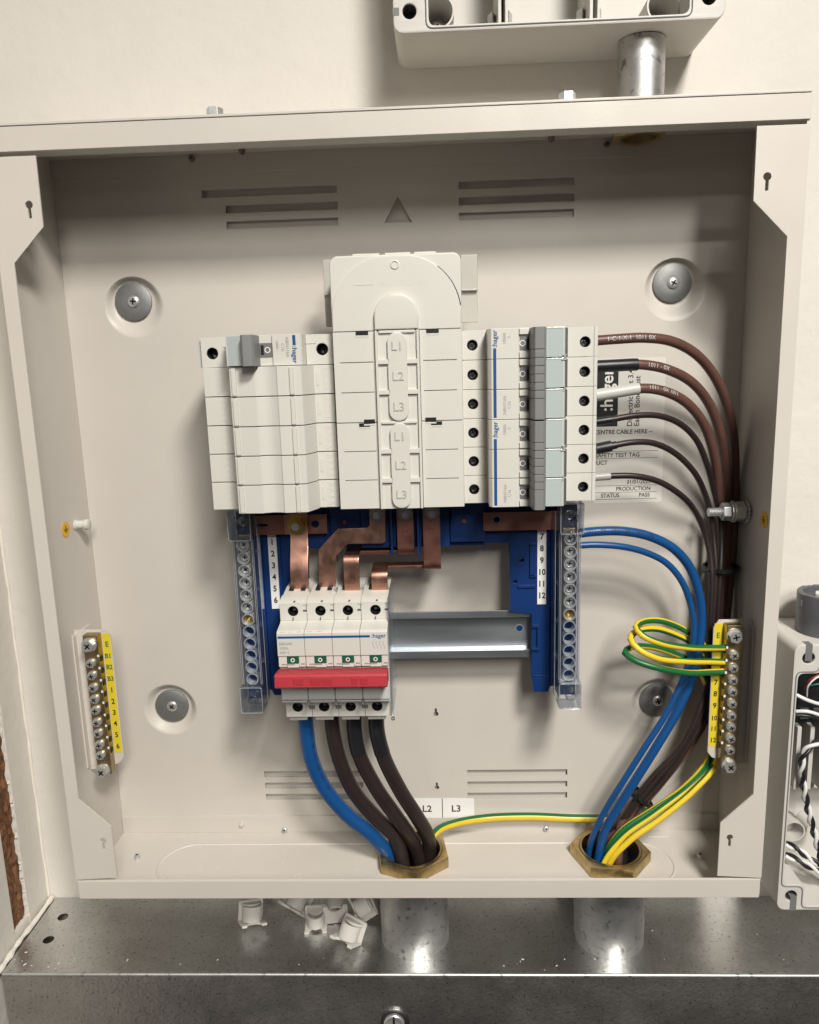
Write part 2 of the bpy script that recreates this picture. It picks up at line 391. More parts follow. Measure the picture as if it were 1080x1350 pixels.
# ------------------------------------------------------------------ the setting: plastered wall, side return, chipboard behind it
WY = 6.5
g = G(); g.box(-303, 900, WY, WY + 40, -400, 900); o = g.done('wall', 'plaster'); tag(o, None, None, None, 'structure')
g = G()
g.box(-340, -303, -22.3, WY + 40, -400, 900); sw = g.done('side_wall', 'plaster'); tag(sw, None, None, None, 'structure')
g = G(); g.box(-340, -303, -260, -42.8, -400, 900); g.done('board_face', 'plaster', sw, bevel=0.6)
g = G(); g.box(-340, -303.4, -42.8, -22.3, -400, -55); g.done('board_foot', 'plaster', sw)
g = G(); bm = g.bm
N1, N2 = 9, 120                                  # ragged chipboard showing through the cut-out
vs = [[bm.verts.new((-306.5 + random.uniform(-1.3, 1.6), -43 + 21.5 * i / N1, -56 + 560 * j / N2)) for i in range(N1 + 1)] for j in range(N2 + 1)]
for j in range(N2):
    for i in range(N1): bm.faces.new((vs[j][i], vs[j][i + 1], vs[j + 1][i + 1], vs[j + 1][i]))
g.done('chipboard', 'chipboard', sw, smooth=10)
g = G()                                          # ragged plaster edge of the cut
z = -55.0
while z < 200:
    h = random.uniform(2, 11); w = random.uniform(0.1, 1.5)
    g.prism([(-22.3, z), (-22.3, z + h), (-22.3 - w * random.random(), z + h * 0.75), (-22.3 - w, z + h * random.uniform(0.2, 0.6))], 'X', -305.5, -303.3 - random.random() * 0.8)
    z += h * random.uniform(0.9, 1.3)
g.done('torn_edge', 'plaster', sw)
p = [Vector((-300.0 + 0.5 * math.sin(k * 1.7), 5.5 - 16 * k, -61.2 + 0.3 * math.sin(k * 2.3))) for k in range(7)]
p = smooth_path(p, 3); g = G(); tube(g, p, 2.2, 8, rfun=lambda d: 2.0 + 0.5 * math.sin(d / 3.1) * math.sin(d / 7.7) + 0.3 * math.sin(d / 1.9)); g.done('caulk_bead', 'caulk', sw, smooth=60)
p = [Vector((-302.6 + 0.4 * math.sin(k * 2.1), WY - 0.6, -60 + 20 * k)) for k in range(36)]
p = smooth_path(p, 5); g = G(); tube(g, p, 1.2, 8, rfun=lambda d: 1.2 + 0.4 * math.sin(d / 6.1) * math.sin(d / 17.7)); g.done('caulk_bead', 'caulk', sw, smooth=60)

# ------------------------------------------------------------------ galvanised trunking under the cabinet
TZ = -62.0
tr = thing('cable_trunking', 'galvanised steel cable trunking running under the open metal cabinet', 'trunking', (0, -32, -150))
holes = [circ(atz(83, 1209, TZ).x, atz(83, 1209, TZ).y, 4.0), circ(atz(64, 1239, TZ).x, atz(64, 1239, TZ).y, 4.0), circ(-1.5, -35, 22), circ(142, -35, 22)]
plate_obj('top', [rect(-297, 420, -72, WY - 0.5)] + holes, TZ - 1.2, TZ, 'galvanised', tr, 'Z')
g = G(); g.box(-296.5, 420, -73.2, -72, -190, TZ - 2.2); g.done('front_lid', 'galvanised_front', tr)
p = [Vector((-297 + 30 * k, -72.2, TZ - 1.1 + 0.06 * math.sin(k * 1.3))) for k in range(25)]
g = G(); tube(g, p, 1.35, 10); g.done('rolled_edge', 'galvanised_tube', tr, smooth=60)
g = G(); g.box(-297, 420, -71, WY - 0.5, -190, -188.8); g.done('base', 'galvanised', tr)
lk = at(520, 1346, -73.2)
g = G(); g.lathe([(11, 0), (11, 1), (9.5, 2.2), (8.2, 2.2), (8, 1.2), (0, 1.2)], lk, n=32); q = g.done('lock', 'steel_dark', tr)
g = G(); g.lathe([(7.4, 1.0), (7.4, 3.2), (6.8, 3.8), (5.2, 3.8), (5.0, 2.6), (0, 2.6)], lk, n=32); g.done('rim', 'steel', q)
g = G(); g.box(lk.x - 0.6, lk.x + 0.6, lk.y - 4.0, lk.y - 1, lk.z - 7, lk.z + 7); g.done('slot', 'black', q)

# ------------------------------------------------------------------ the open metal cabinet
W, H, D = 233.0, 500.0, 74.0
en = thing('distribution_cabinet', 'open off-white metal distribution cabinet without its door, fixed to the wall', 'cabinet', (0, 0, 0))
WASH = [(-185.5, 406.5), (184.0, 407.0), (-185.0, 106.0), (183.5, 105.8)]
slots = [rect(-131, -40, 471.6, 476.6), rect(-115.5, -40, 461.3, 466.3), rect(-115.5, -40, 451.2, 456.2)]
slots += [rect(41, 117, z, z + 5) for z in (470.8, 460.9, 451.2)]
slots += [rect(-116.2, -40, z, z + 5) for z in (47.6, 38.0, 28.4)] + [rect(40.5, 116.7, z, z + 5) for z in (47.3, 37.6, 28.2)]
holes = slots + [[(-9, 451.5), (9.5, 451.5), (0.4, 468)]] + [circ(x, z, 20.6, 40) for x, z in ((-183.8, 402.3), (184.6, 402.3), (-185.0, 104.6), (183.5, 104.4))]
holes += [keyhole(17.6, 98.6, 2.0, 1.6, 4.5, True), keyhole(17.0, 37.8, 1.8, 1.4, 4.2, True)]
plate_obj('back_panel', [rect(-231.4, 231.4, 0.5, 499)] + holes, 0, 1.2, 'steel_paint', en)
DISH = [(-183.8, 402.3), (184.6, 402.3), (-185.0, 104.6), (183.5, 104.4)]
for lp in slots + [[(-9, 451.5), (9.5, 451.5), (0.4, 468)]]:
    xs_, zs_ = [q[0] for q in lp], [q[1] for q in lp]
    g = G(); g.box(min(xs_) - 1.5, max(xs_) + 1.5, 3.4, 4.2, min(zs_) - 1.5, max(zs_) + 1.5); g.done('slot_blank', 'steel_paint', en)
for (x, z), (dx, dz) in zip(WASH, DISH):
    g = G(); bm = g.bm; NS, NR = 40, 9; rings = []
    for k in range(NR + 1):
        t = k / NR; e = t * t * (3 - 2 * t); cx_, cz_ = dx + (x - dx) * t, dz + (z - dz) * t; rr = 20.9 + (13.6 - 20.9) * t
        rings.append([bm.verts.new((cx_ + rr * math.cos(2 * math.pi * q / NS), 0.05 + 5.1 * e, cz_ + rr * math.sin(2 * math.pi * q / NS))) for q in range(NS)])
    for a_, b_ in zip(rings, rings[1:]):
        for q in range(NS): bm.faces.new((a_[q], a_[(q + 1) % NS], b_[(q + 1) % NS], b_[q]))
    bm.faces.new(rings[-1])
    d = g.done('dished_recess', 'steel_paint', en, recalc=False, smooth=70)
    g = G(); g.lathe([(0, -4.9), (12.9, -4.9), (12.9, -3.5), (12.5, -3.2), (4.5, -3.2), (0, -3.2)], (x, 0, z), n=40); wsh = g.done('washer', 'washer_zinc', d)
    screw(wsh, (x + 0.4, 3.2, z), 4.0, 1.5, 'steel')
g = G(); g.box(-W, W, -D - 0.9, 1.2, H - 1.4, H); g.done('top_plate', 'steel_paint', en, bevel=0.25)
g = G(); g.box(-231.3, 231.3, -1.2, 0, 486.8, H - 1.5); g.done('top_flange', 'steel_paint', en)
g = G(); g.box(-W, W, -D - 1.2, -D, 484.6, H - 2.0); g.box(-231, 231, -D, -D + 12, 484.6, 485.6); g.done('top_lip', 'steel_paint', en, bevel=0.35)
gl_holes = [circ(-1.5, -35, 22.0, 32), circ(142, -35, 22.0, 32)]
plate_obj('bottom_plate', [rect(-232.8, 232.8, -D + 0.1, 1.2)] + gl_holes, 0, 1.4, 'steel_paint', en, 'Z')
g = G(); g.box(-231.3, 231.3, -1.2, 0, 1.5, 15.0); g.done('bottom_flange', 'steel_paint', en)
g = G(); g.box(-232.2, 232.2, -D - 1.2, -D, 0, 13.6); g.box(-232.2, 232.2, -D, -D + 1.2, 0, 13.6); g.done('bottom_lip', 'steel_paint', en, bevel=0.4)
for s in (-1, 1):
    g = G(); g.box(s * 232.9, s * 231.5, -D, 1.2, 1.5, H - 1.6); g.done('side_panel', 'steel_paint', en)
    out = [(233, 14.9), (233, 482), (203.9, 482), (204.1, 443), (224, 423.2), (224.4, 75.7), (204.2, 55.3), (204, 16.4)]
    out = [(s * x, z) for x, z in out]
    plate_obj('front_flange', [out, keyhole(s * 211, 455.5, 2.3, 1.9, 7.5), keyhole(s * 210.8, 45.0, 2.1, 1.7, 7)], -D - 1.1, -D - 0.01, 'steel_paint', en)
# pressed beads in the bottom gland plate
st = stadium(-188.5, 186.0, -64, -16.5, 18)
pth = [Vector((x, y, 1.1)) for x, y in st]
g = G(); tube(g, pth, 1.0, 10, closed=True); g.done('pressed_bead', 'steel_paint', en, smooth=70)
st = stadium(-184.5, 182.0, -60.5, -20, 18); plate_obj('gland_panel', [st] + gl_holes, 1.3, 1.75, 'steel_paint', en, 'Z')
for px, py, q in ((240, 1105, 9), (308, 1104, 16), (868, 1103, 16)):
    p = atz(px, py, 1.4); g = G(); g.box(p.x - q / 2, p.x + q / 2, p.y - 0.5, p.y + 0.5, 1.3, 2.0); g.done('pressed_bead', 'steel_paint', en, bevel=0.3)
# small cutter screws
for x, y in ((-207.7, -33.4), (206.6, -35)): screw(en, (x, y, 1.4), 2.3, 3.4, 'steel', (0, 0, 1))
for px, py in ((376, 1099), (720, 1097)):
    p = at(px, py, -1.2); screw(en, (p.x, -1.2, max(3.5, p.z)), 2.2, 2.6, 'steel', (0, -1, 0.3))
g = G(); p = at(319, 1086, -1.2); g.lathe([(0, 0), (2, 0), (1.7, 2.2), (0, 3)], (p.x, -1.2, p.z), n=14); g.done('plug', 'steel_paint', en)
for x in (-99.7, 100.3): screw(en, (x, -9.2, H - 1.4), 2.2, 3.0, 'steel_dark', (0, 0, -1))
for px, py in ((253, 209), (800, 190)):
    p = at(px, py, -1.2); screw(en, (p.x, -1.2, p.z), 2.1, 2.4, 'steel_dark')
for px, yy in ((283, -66), (748, -66)):
    p = at(px, 143 if px < 500 else 121, yy); g = G(); g.cyl((p.x, yy, H), (0, 0, 1), 4.9, 5.6, 6, 0.3)
    g.done('hex_bolt', 'steel', en, bevel=0.2)
p = at(737, 1187, -68); screw(en, (p.x, -68, 0), 3.4, 4, 'steel_dark', (0, 0, -1), hexa=True, recess_shade=False)
# earth-symbol stickers and capped boss on the side panels
for s, y, z in ((-1, -36.5, 254.5), (1, -50.0, 253.8)):
    g = G(); g.cyl((s * 231.4, y, z), (-s, 0, 0), 5.4, 0.25, 28); k = g.done('earth_sticker', 'yellow_sticker', en)
    X = s * 231.05; g = G()
    g.box(X - 0.1, X + 0.1, y - 0.3, y + 0.3, z, z + 2.6)
    for i, w in enumerate((2.6, 1.7, 0.8)): g.box(X - 0.1, X + 0.1, y - w, y + w, z - 0.25 - 1.0 * i, z + 0.15 - 1.0 * i)
    g.done('earth_symbol', 'black_print', k)
g = G(); g.lathe([(3.6, 0), (3.6, 1.0), (3.0, 1.2), (3.0, 6.5), (3.8, 7.2), (3.8, 9.6), (3.2, 10), (0, 10)], (-231.4, -22, 254.6), (1, 0, 0), 24)
g.done('capped_boss', 'white_plastic', en)
# test sticker on the back panel
SY = -0.12
stk = plate_obj('test_sticker', [rrect(132.5, 180.5, 257.6, 358.2, 2.0)], -0.01, SY, 'sticker', en); stk['label'] = 'printed white test sticker on the back panel behind the cables'
g = G(); g.box(133.5, 148.5, SY - 0.05, SY, 311.8, 357.0); g.done('logo_block', 'black_print', stk)
T = lambda *a, **k: text(stk, *a, **{'bold': 0.05, **k})
T(':hager', 12.0, (141.2, SY - 0.1, 337), 'white_print', rot=90, bold=0.15)
T('Dielectric Test 3.4 kV', 5.2, (157.0, SY - 0.05, 311.5), 'black_print', rot=90, align='LEFT')
T('Earth Bond Test', 5.2, (161.8, SY - 0.05, 311.5), 'black_print', rot=90, align='LEFT')
T('CENTRE CABLE HERE --', 4.2, (172.8, SY - 0.05, 307.8), 'black_print', align='RIGHT', width=0.92)
T('SAFETY TEST TAG', 4.2, (164.5, SY - 0.05, 291.6), 'black_print', align='RIGHT', width=0.92)
T('PRODUCT', 4.2, (142.2, SY - 0.05, 286.4), 'black_print', align='RIGHT', width=0.92)
T('31/01/2023', 4.0, (172.6, SY - 0.05, 272.5), 'black_print', align='RIGHT', width=0.92)
T('PRODUCTION', 4.0, (172.6, SY - 0.05, 267.6), 'black_print', align='RIGHT', width=0.92)
T('STATUS', 4.0, (138.0, SY - 0.05, 263.0), 'black_print', align='LEFT', width=0.92)
T('PASS', 4.0, (172.2, SY - 0.05, 263.0), 'black_print', align='RIGHT', width=0.92)
g = G()
for z in (294.3, 289.4, 270.1, 265.3, 260.4): g.box(134, 177, SY - 0.05, SY, z - 0.13, z + 0.13)
g.done('rule_line', 'black_print', stk)
# L2 | L3 phase label
ll = plate_obj('phase_label', [rrect(-2, 45.4, 13.0, 29.6, 1.0)], -1.22, -1.4, 'label_white', en); ll['label'] = 'white phase label reading L2 and L3'
text(ll, 'L2', 7.6, (9.0, -1.45, 20.6), 'black_print', bold=0.12); text(ll, 'L3', 7.6, (31.5, -1.45, 20.6), 'black_print', bold=0.12)
g = G(); g.box(20.6, 21.2, -1.45, -1.4, 13.1, 29.5); g.done('divider', 'black_print', ll)

# ------------------------------------------------------------------ conduits and their brass bushes
def conduit(x, y, r, z0, z1, label, dark=None):
    g = G(); g.lathe([(r - 2, 0), (r, 0), (r, z1 - z0), (r - 2, z1 - z0)], (x, y, z0), (0, 0, 1), 48, closed=True)
    o = g.done('conduit', 'galvanised_tube'); tag(o, label, 'conduit', None); return o
conduit(-1.5, -35, 25.2, TZ + 0.1, -0.1, 'wide galvanised conduit stub below the four thick supply cables')
conduit(142, -35, 25.2, TZ + 0.1, -0.1, 'wide galvanised conduit stub below the earth, neutral and brown outgoing cables')
conduit(152.5, -23, 14.0, H + 0.1, 546.4, 'slim galvanised conduit between the cabinet top and the grey box above')
def bush(x, y, R, r, z0, h, ph, label, up=1):
    g = G(); hexa = [(x + R * math.cos(ph + k * math.pi / 3), y + R * math.sin(ph + k * math.pi / 3)) for k in range(6)]
    me = plate([hexa, circ(x, y, r, 40)], z0, z0 + up * h, 'Z', 0.7); g.add(me)
    bmesh.ops.remove_doubles(g.bm, verts=g.bm.verts[:], dist=1e-4)
    o = g.done('brass_bush', 'brass'); tag(o, label, 'bush')
    g = G(); g.lathe([(r - 0.1, 0.3), (r - 0.1, h + 0.2), (r - 1.6, h), (r - 1.8, 0.3)], (x, y, z0), (0, 0, up), 40, closed=True); g.done('throat', 'brass_bar', o)
    return o
bush(-1.5, -35, 28.2, 21.9, 1.8, 8.5, math.radians(-82), 'hexagonal brass bush round the four thick supply cables')
bush(142, -35, 28.4, 21.9, 1.8, 8.5, math.radians(-70), 'hexagonal brass bush where the blue and earth cables leave')
bush(152.5, -23, 18.0, 12.0, H - 1.5, 7.0, math.radians(20), 'brass bush under the cabinet top, below the slim conduit', -1)

# ------------------------------------------------------------------ blue busbar chassis with its cover
PZ = [272.0 + 17.5 * k for k in range(7)]
ch = thing('busbar_chassis', 'royal blue busbar chassis with off-white cover marked L1 L2 L3', 'busbar chassis', (1, -20, 128))
out = [(-104, 376), (104, 376), (104, 133), (99, 133), (97.2, 128.8), (87.4, 128.8), (85.6, 140), (85.6, 186.5), (70.8, 188.5), (70.8, 237.3),
       (54.5, 237.3), (54.5, 236), (-68, 236), (-69, 187), (-84, 187), (-84, 128.8), (-97, 128.8), (-99, 133), (-104, 133)]
plate_obj('base_moulding', [out, circ(79, 225, 1.6, 12), circ(74.5, 210, 1.4, 12)], -22, -30, 'blue_plastic', ch, bev=0.5)
g = G()
for x0, x1, z0, z1, h in ((84.2, 87.4, 214, 236, 1.6), (84.2, 88.8, 213, 215, 1.6), (84.2, 88.8, 235, 237, 1.6), (85.8, 91, 160.5, 162.3, 2), (89.4, 91, 162.4, 176.9, 2), (85.8, 91, 177, 179, 2),
                          (76, 88, 205.5, 207.5, 1.2), (86.3, 97, 140.6, 141.4, 0.6), (98.6, 100, 135, 266, 4), (-100, -98.6, 135, 266, 4), (-96, -84.6, 140, 141, 0.6), (-88, -86, 150, 245, 2.2)):
    g = G(); g.box(x0, x1, -30 - h, -29.5, z0, z1); g.done('rib', 'blue_plastic', ch, bevel=0.25)
for x in (-8.2, 9.4):
    g = G(); g.box(x - 0.8, x + 0.8, -48, -30, 234, 274); g.done('phase_fin', 'blue_plastic', ch, bevel=0.3)
g = G(); g.box(-29, 30, -40, -30.1, 238, 271); g.box(30.5, 54, -36, -30.1, 240, 270); g.box(-50, -29.5, -36, -30.1, 240, 270); g.done('terminal_block', 'blue_plastic', ch, bevel=0.5)
for px, py in ((455, 688), (612, 687)):
    p = at(px, py, -36); g = G(); g.cyl(p, (0, -1, 0), 1.5, 0.8, 14); g.done('rivet', 'copper_mark', ch)
text(ch, 'N', 6.0, (92.4, -30.1, 134), 'blue_plastic', extrude=0.35, bold=0.1)
for s, nums, xm in ((-1, '123456', -91.6), (1, ['7', '8', '9', '10', '11', '12'], 92.5)):
    g = G(); g.box(xm - 3.0, xm + 3.0, -30.35, -30.05, 193.5, 247.2); ns = g.done('number_strip', 'label_white', ch)
    for k, t in enumerate(nums): text(ns, t, 5.8, (xm, -30.4, 241.2 - 8.32 * k), 'black_print', bold=0.16, width=0.9)
# off-white cover over the busbars
arch = lambda x0, x1, z0, z1, n=20: [(x0, z0), (x1, z0)] + [((x0 + x1) / 2 + (x1 - x0) / 2 * math.cos(math.pi * k / n), z1 - (x1 - x0) / 2 + (x1 - x0) / 2 * math.sin(math.pi * k / n)) for k in range(n + 1)]
CX = 1.0
def softarch(x0, x1, z0, z1, r, n=8):
    return [(x0, z0), (x1, z0)] + [(x1 - r + r * math.cos(math.pi / 2 * k / n), z1 - r + r * math.sin(math.pi / 2 * k / n)) for k in range(n + 1)] + \
           [(x0 + r - r * math.sin(math.pi / 2 * k / n), z1 - r + r * math.cos(math.pi / 2 * k / n)) for k in range(n + 1)]
cv = plate_obj('cover', [softarch(CX - 38, CX + 38, 272.2, 420.5, 5)], -42, -79.0, 'cover_plastic', ch, bev=0.9)
plate_obj('arched_panel', [softarch(CX - 37.4, CX + 37.4, 378.0, 419.6, 33, 16)], -78.5, -80.2, 'cover_plastic', cv, bev=0.4)
g = G()
for x0, x1 in ((-25, -9), (-6, 9), (11, 24)): g.box(CX + x0, CX + x1, -74, -60, 420, 422)
g.done('top_rib', 'cover_plastic', cv, bevel=0.4)
for z0, z1 in ((325.0, 377.5), (272.4, 324.4)):
    for x0, x1, s0, s1 in ((CX - 37.6, CX - 12.8, CX - 34, CX - 14.5), (CX + 13.2, CX + 37.6, CX + 15, CX + 34.5)):
        hs = [rect(s0, s1, z0 + 17.5 - 0.25, z0 + 17.5 + 0.25), rect(s0, s1, z0 + 35 - 0.25, z0 + 35 + 0.25)]
        plate_obj('cover_panel', [rect(x0, x1, z0, z1)] + hs, -78.5, -80.2, 'cover_plastic', cv, bev=0.15)
for x, z, w, h in ((-19.5, 376.8, 7.4, 2.6), (21.8, 376.8, 7.4, 2.6), (-17.0, 325.2, 6.6, 2.6), (-20, 323.2, 6.6, 2.2), (19.6, 325.4, 6.6, 2.6), (23, 323.2, 6.6, 2.2)):
    g = G(); g.box(x - w / 2, x + w / 2, -80.26, -78, z - h / 2, z + h / 2); g.done('opening_shade', 'black', cv)  # solid black inset, painted dark for the unlit inside of a slot
    g = G(); g.box(x - w / 2, x + w / 2, -80.4, -79, z - h / 2 - 1.0, z - h / 2 - 0.1); g.done('tongue', 'cover_plastic', cv)
a = [(CX + 4.5 + 33 * math.cos(math.radians(t)), 386.5 + 33 * math.sin(math.radians(t))) for t in range(8, 54, 3)]
g = G(); tube(g, [Vector((x, -79.6, z)) for x, z in a], 0.45, 6); g.done('gap', 'black', cv)
g = G(); g.lathe([(2.6, 0), (2.6, 0.5), (1.9, 0.7), (1.7, 0.2), (0, 0.2)], (CX, -80.1, 414.5), n=20); g.done('gate_mark', 'cover_plastic', cv)
text(cv, 'PS - L.13 25 m', 4.4, (4, -80.2, 404.5), 'cover_plastic', extrude=0.09)
g = G(); g.box(-22, -12, -80.4, -80, 403.8, 404.1); g.done('score_line', 'cover_plastic', cv)
# ridge with the phase tabs
rd = plate_obj('ridge', [arch(CX - 12.8, CX + 12.8, 378.2, 398.5)], -79, -83.6, 'cover_plastic', cv, bev=1.1)
plate_obj('ridge_channel', [rect(CX - 12.8, CX + 12.8, 272.2, 377.8)], -79, -81.4, 'cover_plastic', rd, bev=0.3)
g = G()
for s in (-1, 1): g.box(CX + s * 12.8, CX + s * 11.4, -83.4, -81, 272.4, 377.8)
g.done('ridge_side', 'cover_plastic', rd, bevel=0.3)
for zc in (351.0, 298.5):
    g = G()
    for dz in (8.9, -8.7):
        for s in (-1, 1): g.box(CX + s * 4.6, CX + s * 11.6, -83.2, -81, zc + dz - 1.4, zc + dz + 1.4)
    g.box(CX - 10.5, CX + 10.5, -82.8, -81, zc + 25.2, zc + 26.8)
    g.done('ridge_bar', 'cover_plastic', rd, bevel=0.3)
    pts = []
    for z in range(-20, 21): pts.append((CX + 5.7 - 0.7 * max(0, math.cos((abs(z) - 8.8) * 0.8)) * (abs(abs(z) - 8.8) < 2), zc + z))
    n = 12; top = [(CX + 5.7 * math.cos(math.pi * k / n), zc + 20 + 5.7 * math.sin(math.pi * k / n)) for k in range(1, n)]
    left = [(2 * CX - x, z) for x, z in reversed(pts)]; bot = [(CX - 5.7 * math.cos(math.pi * k / n), zc - 20 - 5.7 * math.sin(math.pi * k / n)) for k in range(1, n)]
    tb = plate_obj('phase_tab', [pts + top + left + bot], -81.2, -83.8, 'white_plastic', rd, bev=0.5)
    for t, dz in (('L1', 17.5), ('L2', 0.2), ('L3', -17.5)): text(tb, t, 7.2, (CX, -83.82, zc + dz), 'emboss_shade', extrude=0.35, bold=0.06)
for s, x0, x1 in ((-1, -46, -38), (1, 40, 50.5)):
    g = G(); g.box(x0, x1, -41, -38.5, 383, 424); g.box(x0, x1, -44, -41, 402, 403.2); g.done('wing', 'wing_plastic', cv, bevel=0.8)

# ------------------------------------------------------------------ breakers and blanking modules, lying on their sides
def terminal(parent, x, z, y, r, holder, x0, x1, z0, z1, depth=6.0, face='white_plastic'):
    pl = plate_obj('terminal_face', [rect(x0, x1, z0, z1), circ(x, z, r, 24)], y + depth, y, face, parent, bev=0.25)
    g = G(); g.lathe([(r - 0.02, 0.1), (r - 0.02, depth - 0.4), (r - 0.35, depth - 0.4), (r - 0.35, 0.1)], (x, y + depth, z), n=24, closed=True); g.done('hole_shade', 'black', pl)  # black liner added to darken the hole inside
    screw(pl, (x, y + depth + 0.2, z), r * 0.86, 1.6, 'steel_dark', name='terminal_screw')
    return pl
def breaker3():
    t = thing('circuit_breaker', 'three-pole breaker with grey lever, the upper of the stacked pair', 'breaker', (80, -25, 324.5), 'three-pole breakers')
    z0 = 324.5
    prof = [(39.2, -25), (39.2, -62), (53.8, -62), (53.8, -81.5), (55.6, -84), (71.4, -84), (71.6, -82.6), (78, -82.6), (98.6, -82.6), (100, -78), (100, -62), (120, -62), (120, -25)]
    for k in range(3):
        a, b = z0 + 17.5 * k + 0.12, z0 + 17.5 * k + 17.38; zm = (a + b) / 2
        g = G(); g.prism(prof, 'Z', a, b); g.done('pole_body', 'white_plastic', t, bevel=0.3)
        terminal(t, 45.4, zm, -68, 3.2, 0, 39.2, 53.7, a, b)
        terminal(t, 112.5, zm, -68, 3.2, 0, 100.1, 120, a, b)
        g = G(); g.box(117.6, 118.0, -68.15, -66, a, b); g.done('seam', 'grey_print', t)
        g = G(); g.box(72.0, 78.6, -82.75, -80, zm - 4.2, zm + 4.2); w = g.done('indicator_window', 'window_grey', t)
        g = G(); g.box(76.2, 78.4, -82.85, -82, zm - 3.4, zm + 2.4); g.done('slot', 'black', w)
        g = G(); g.ring((73.7, -82.7, zm), (0, -1, 0), 1.75, 1.25, 0.15, 24); g.done('off_mark', 'white_print', w)
        for dz in (-6.6, 6.6):
            g = G(); g.box(71.8, 78.4, -84.2, -82, zm + dz - 1.7, zm + dz + 1.7); g.done('window_bar', 'white_plastic', t, bevel=0.25)
        g = G(); g.box(86.9, 97.9, -85.4, -82.4, a + 0.1, b - 0.1); q = g.done('label_holder', 'pale_cover', t, bevel=0.35)
        g = G(); g.box(96.6, 97.0, -85.6, -85.3, a + 0.5, b - 0.5); g.box(87.1, 97.8, -85.6, -85.3, b - 0.9, b - 0.5); g.done('holder_edge', 'white_plastic', q)
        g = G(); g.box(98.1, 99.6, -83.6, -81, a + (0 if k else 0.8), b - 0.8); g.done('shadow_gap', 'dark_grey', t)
        if k:
            g = G()
            for j in range(5): g.box(95.5 + random.random() * 2, 97.4 + random.random() * 1.2, -85.9 - random.random() * 0.5, -85, a - 1.6 + j * 0.7, a - 1.2 + j * 0.7)
            g.done('clip', 'clear_grey', t)
    lp = [(77.4, -82), (78.3, -96.2), (79.2, -97.6), (83.8, -98), (84.9, -96.8), (86.6, -82)]
    g = G(); cuts = [0.3, 12.3, 16.9, 21.4, 26.0, 30.6, 35.2, 39.8, 52.2]
    for a, b in zip(cuts, cuts[1:]): g.prism(lp, 'Z', z0 + a + 0.12, z0 + b - 0.12)
    g.box(78.2, 85.6, -94, -82, z0 + 0.4, z0 + 52.1)
    g.done('lever', 'grey_lever', t, bevel=0.25)
    g = G(); g.box(56.6, 58.4, -84.08, -83.9, z0 + 1.2, z0 + 41.2); g.done('blue_line', 'blue_print', t)
    text(t, ':hager', 4.0, (57.6, -84.06, z0 + 46.6), 'blue_print', rot=90, bold=0.06)
    text(t, 'NBN316A\nC16', 2.6, (64.5, -84.05, z0 + 8.5), 'grey_print', rot=90)
    text(t, '10000\n  3', 2.6, (64.5, -84.05, z0 + 46.5), 'grey_print', rot=90)
    return t
b3 = breaker3()
dup(b3, (0, 0, -52.5), label='three-pole breaker with grey lever, the lower of the stacked pair')

bl = thing('blanking_module', 'white blanking module directly under the single-pole device', 'blanking module', (-78, -25, PZ[4]), 'blanking modules')
a, b = PZ[4] + 0.25, PZ[5] - 0.25
mid = [(-81.8 + 12 * k / 8, -87.3 + 1.7 * math.sin(math.pi * k / 8)) for k in range(9)]
prof = [(-117.5, -25), (-117.5, -72), (-103.2, -72), (-102.8, -72.6), (-101.4, -72.6), (-100.8, -72), (-98.4, -84.5), (-97.6, -87), (-82.2, -88)] + mid + \
       [(-69.4, -88), (-56.2, -87.2), (-55.2, -86.4), (-50.8, -76), (-50.2, -72), (-46.4, -72), (-46.2, -71.4), (-38.4, -71.4), (-38.4, -25)]
g = G(); g.prism(prof, 'Z', a, b); g.done('body', 'white_plastic', bl, bevel=0.3, ang=18)
for x0, x1, y in ((-96.2, -93.6, -87.2), (-62.0, -59.6, -87.6)):
    g = G(); g.box(x0, x1, y - 1.3, y + 0.5, a + 0.6, b - 0.6); g.done('tongue', 'white_plastic', bl, bevel=0.3)
    g = G(); g.box(x0 + 0.4, x1 - 0.2, y - 1.0, y - 0.4, a + 0.05, a + 0.55); g.done('notch', 'grey_print', bl)
g = G()
for x0, x1 in ((-110.5, -105.0), (-45.6, -41.2), (-41, -38.8)):
    for j in range(8):
        z = a + 1.6 + j * 1.95; y = -72 if x0 < -60 else -71.4
        g.prism([(x0 + random.random() * 0.8, z), (x1, z + 0.8 * (-1) ** j), (x1, z + 0.35 + 0.8 * (-1) ** j), (x0 + 0.4, z + 0.35)], 'Y', y - 0.12, y + 0.2)
tag(g.done('embossed_mark', 'white_plastic', bl), None, None, None, 'stuff')
g = G(); g.box(-49, -47.4, -72.3, -71.6, a + 5, b - 4); g.done('embossed_bar', 'white_plastic', bl, bevel=0.1)
for k, w in enumerate(('second', 'third', 'fourth', 'fifth')):
    dup(bl, (0, 0, -17.5 * (k + 1)), label='white blanking module, %s one down from the single-pole device' % w)

sd = thing('single_pole_device', 'single-pole device with one grey lever and pale label flap, above the blanking modules', 'breaker', (-78, -25, PZ[5]))
a, b = PZ[5] + 0.1, PZ[6] + 0.4; zm = (a + b) / 2
g = G(); g.prism([(-118.2, -25), (-118.2, -62), (-100, -62), (-99.6, -82), (-98, -84), (-80, -84), (-80, -82.6), (-72, -82.6), (-71.8, -84.2), (-56, -84.2), (-54.6, -82.5), (-54.4, -62), (-37.6, -62), (-37.6, -25)], 'Z', a, b)
g.done('body', 'white_plastic', sd, bevel=0.3)
terminal(sd, -111.2, zm - 0.6, -71, 3.5, 0, -118.0, -100.2, a, b, 9.0); terminal(sd, -44.6, zm, -71, 3.6, 0, -54.3, -37.7, a, b, 9.0)
g = G(); g.box(-120.5, -118.3, -68, -40, a + 0.2, b - 0.2); g.done('end_cap', 'clear_grey', sd, bevel=0.3)
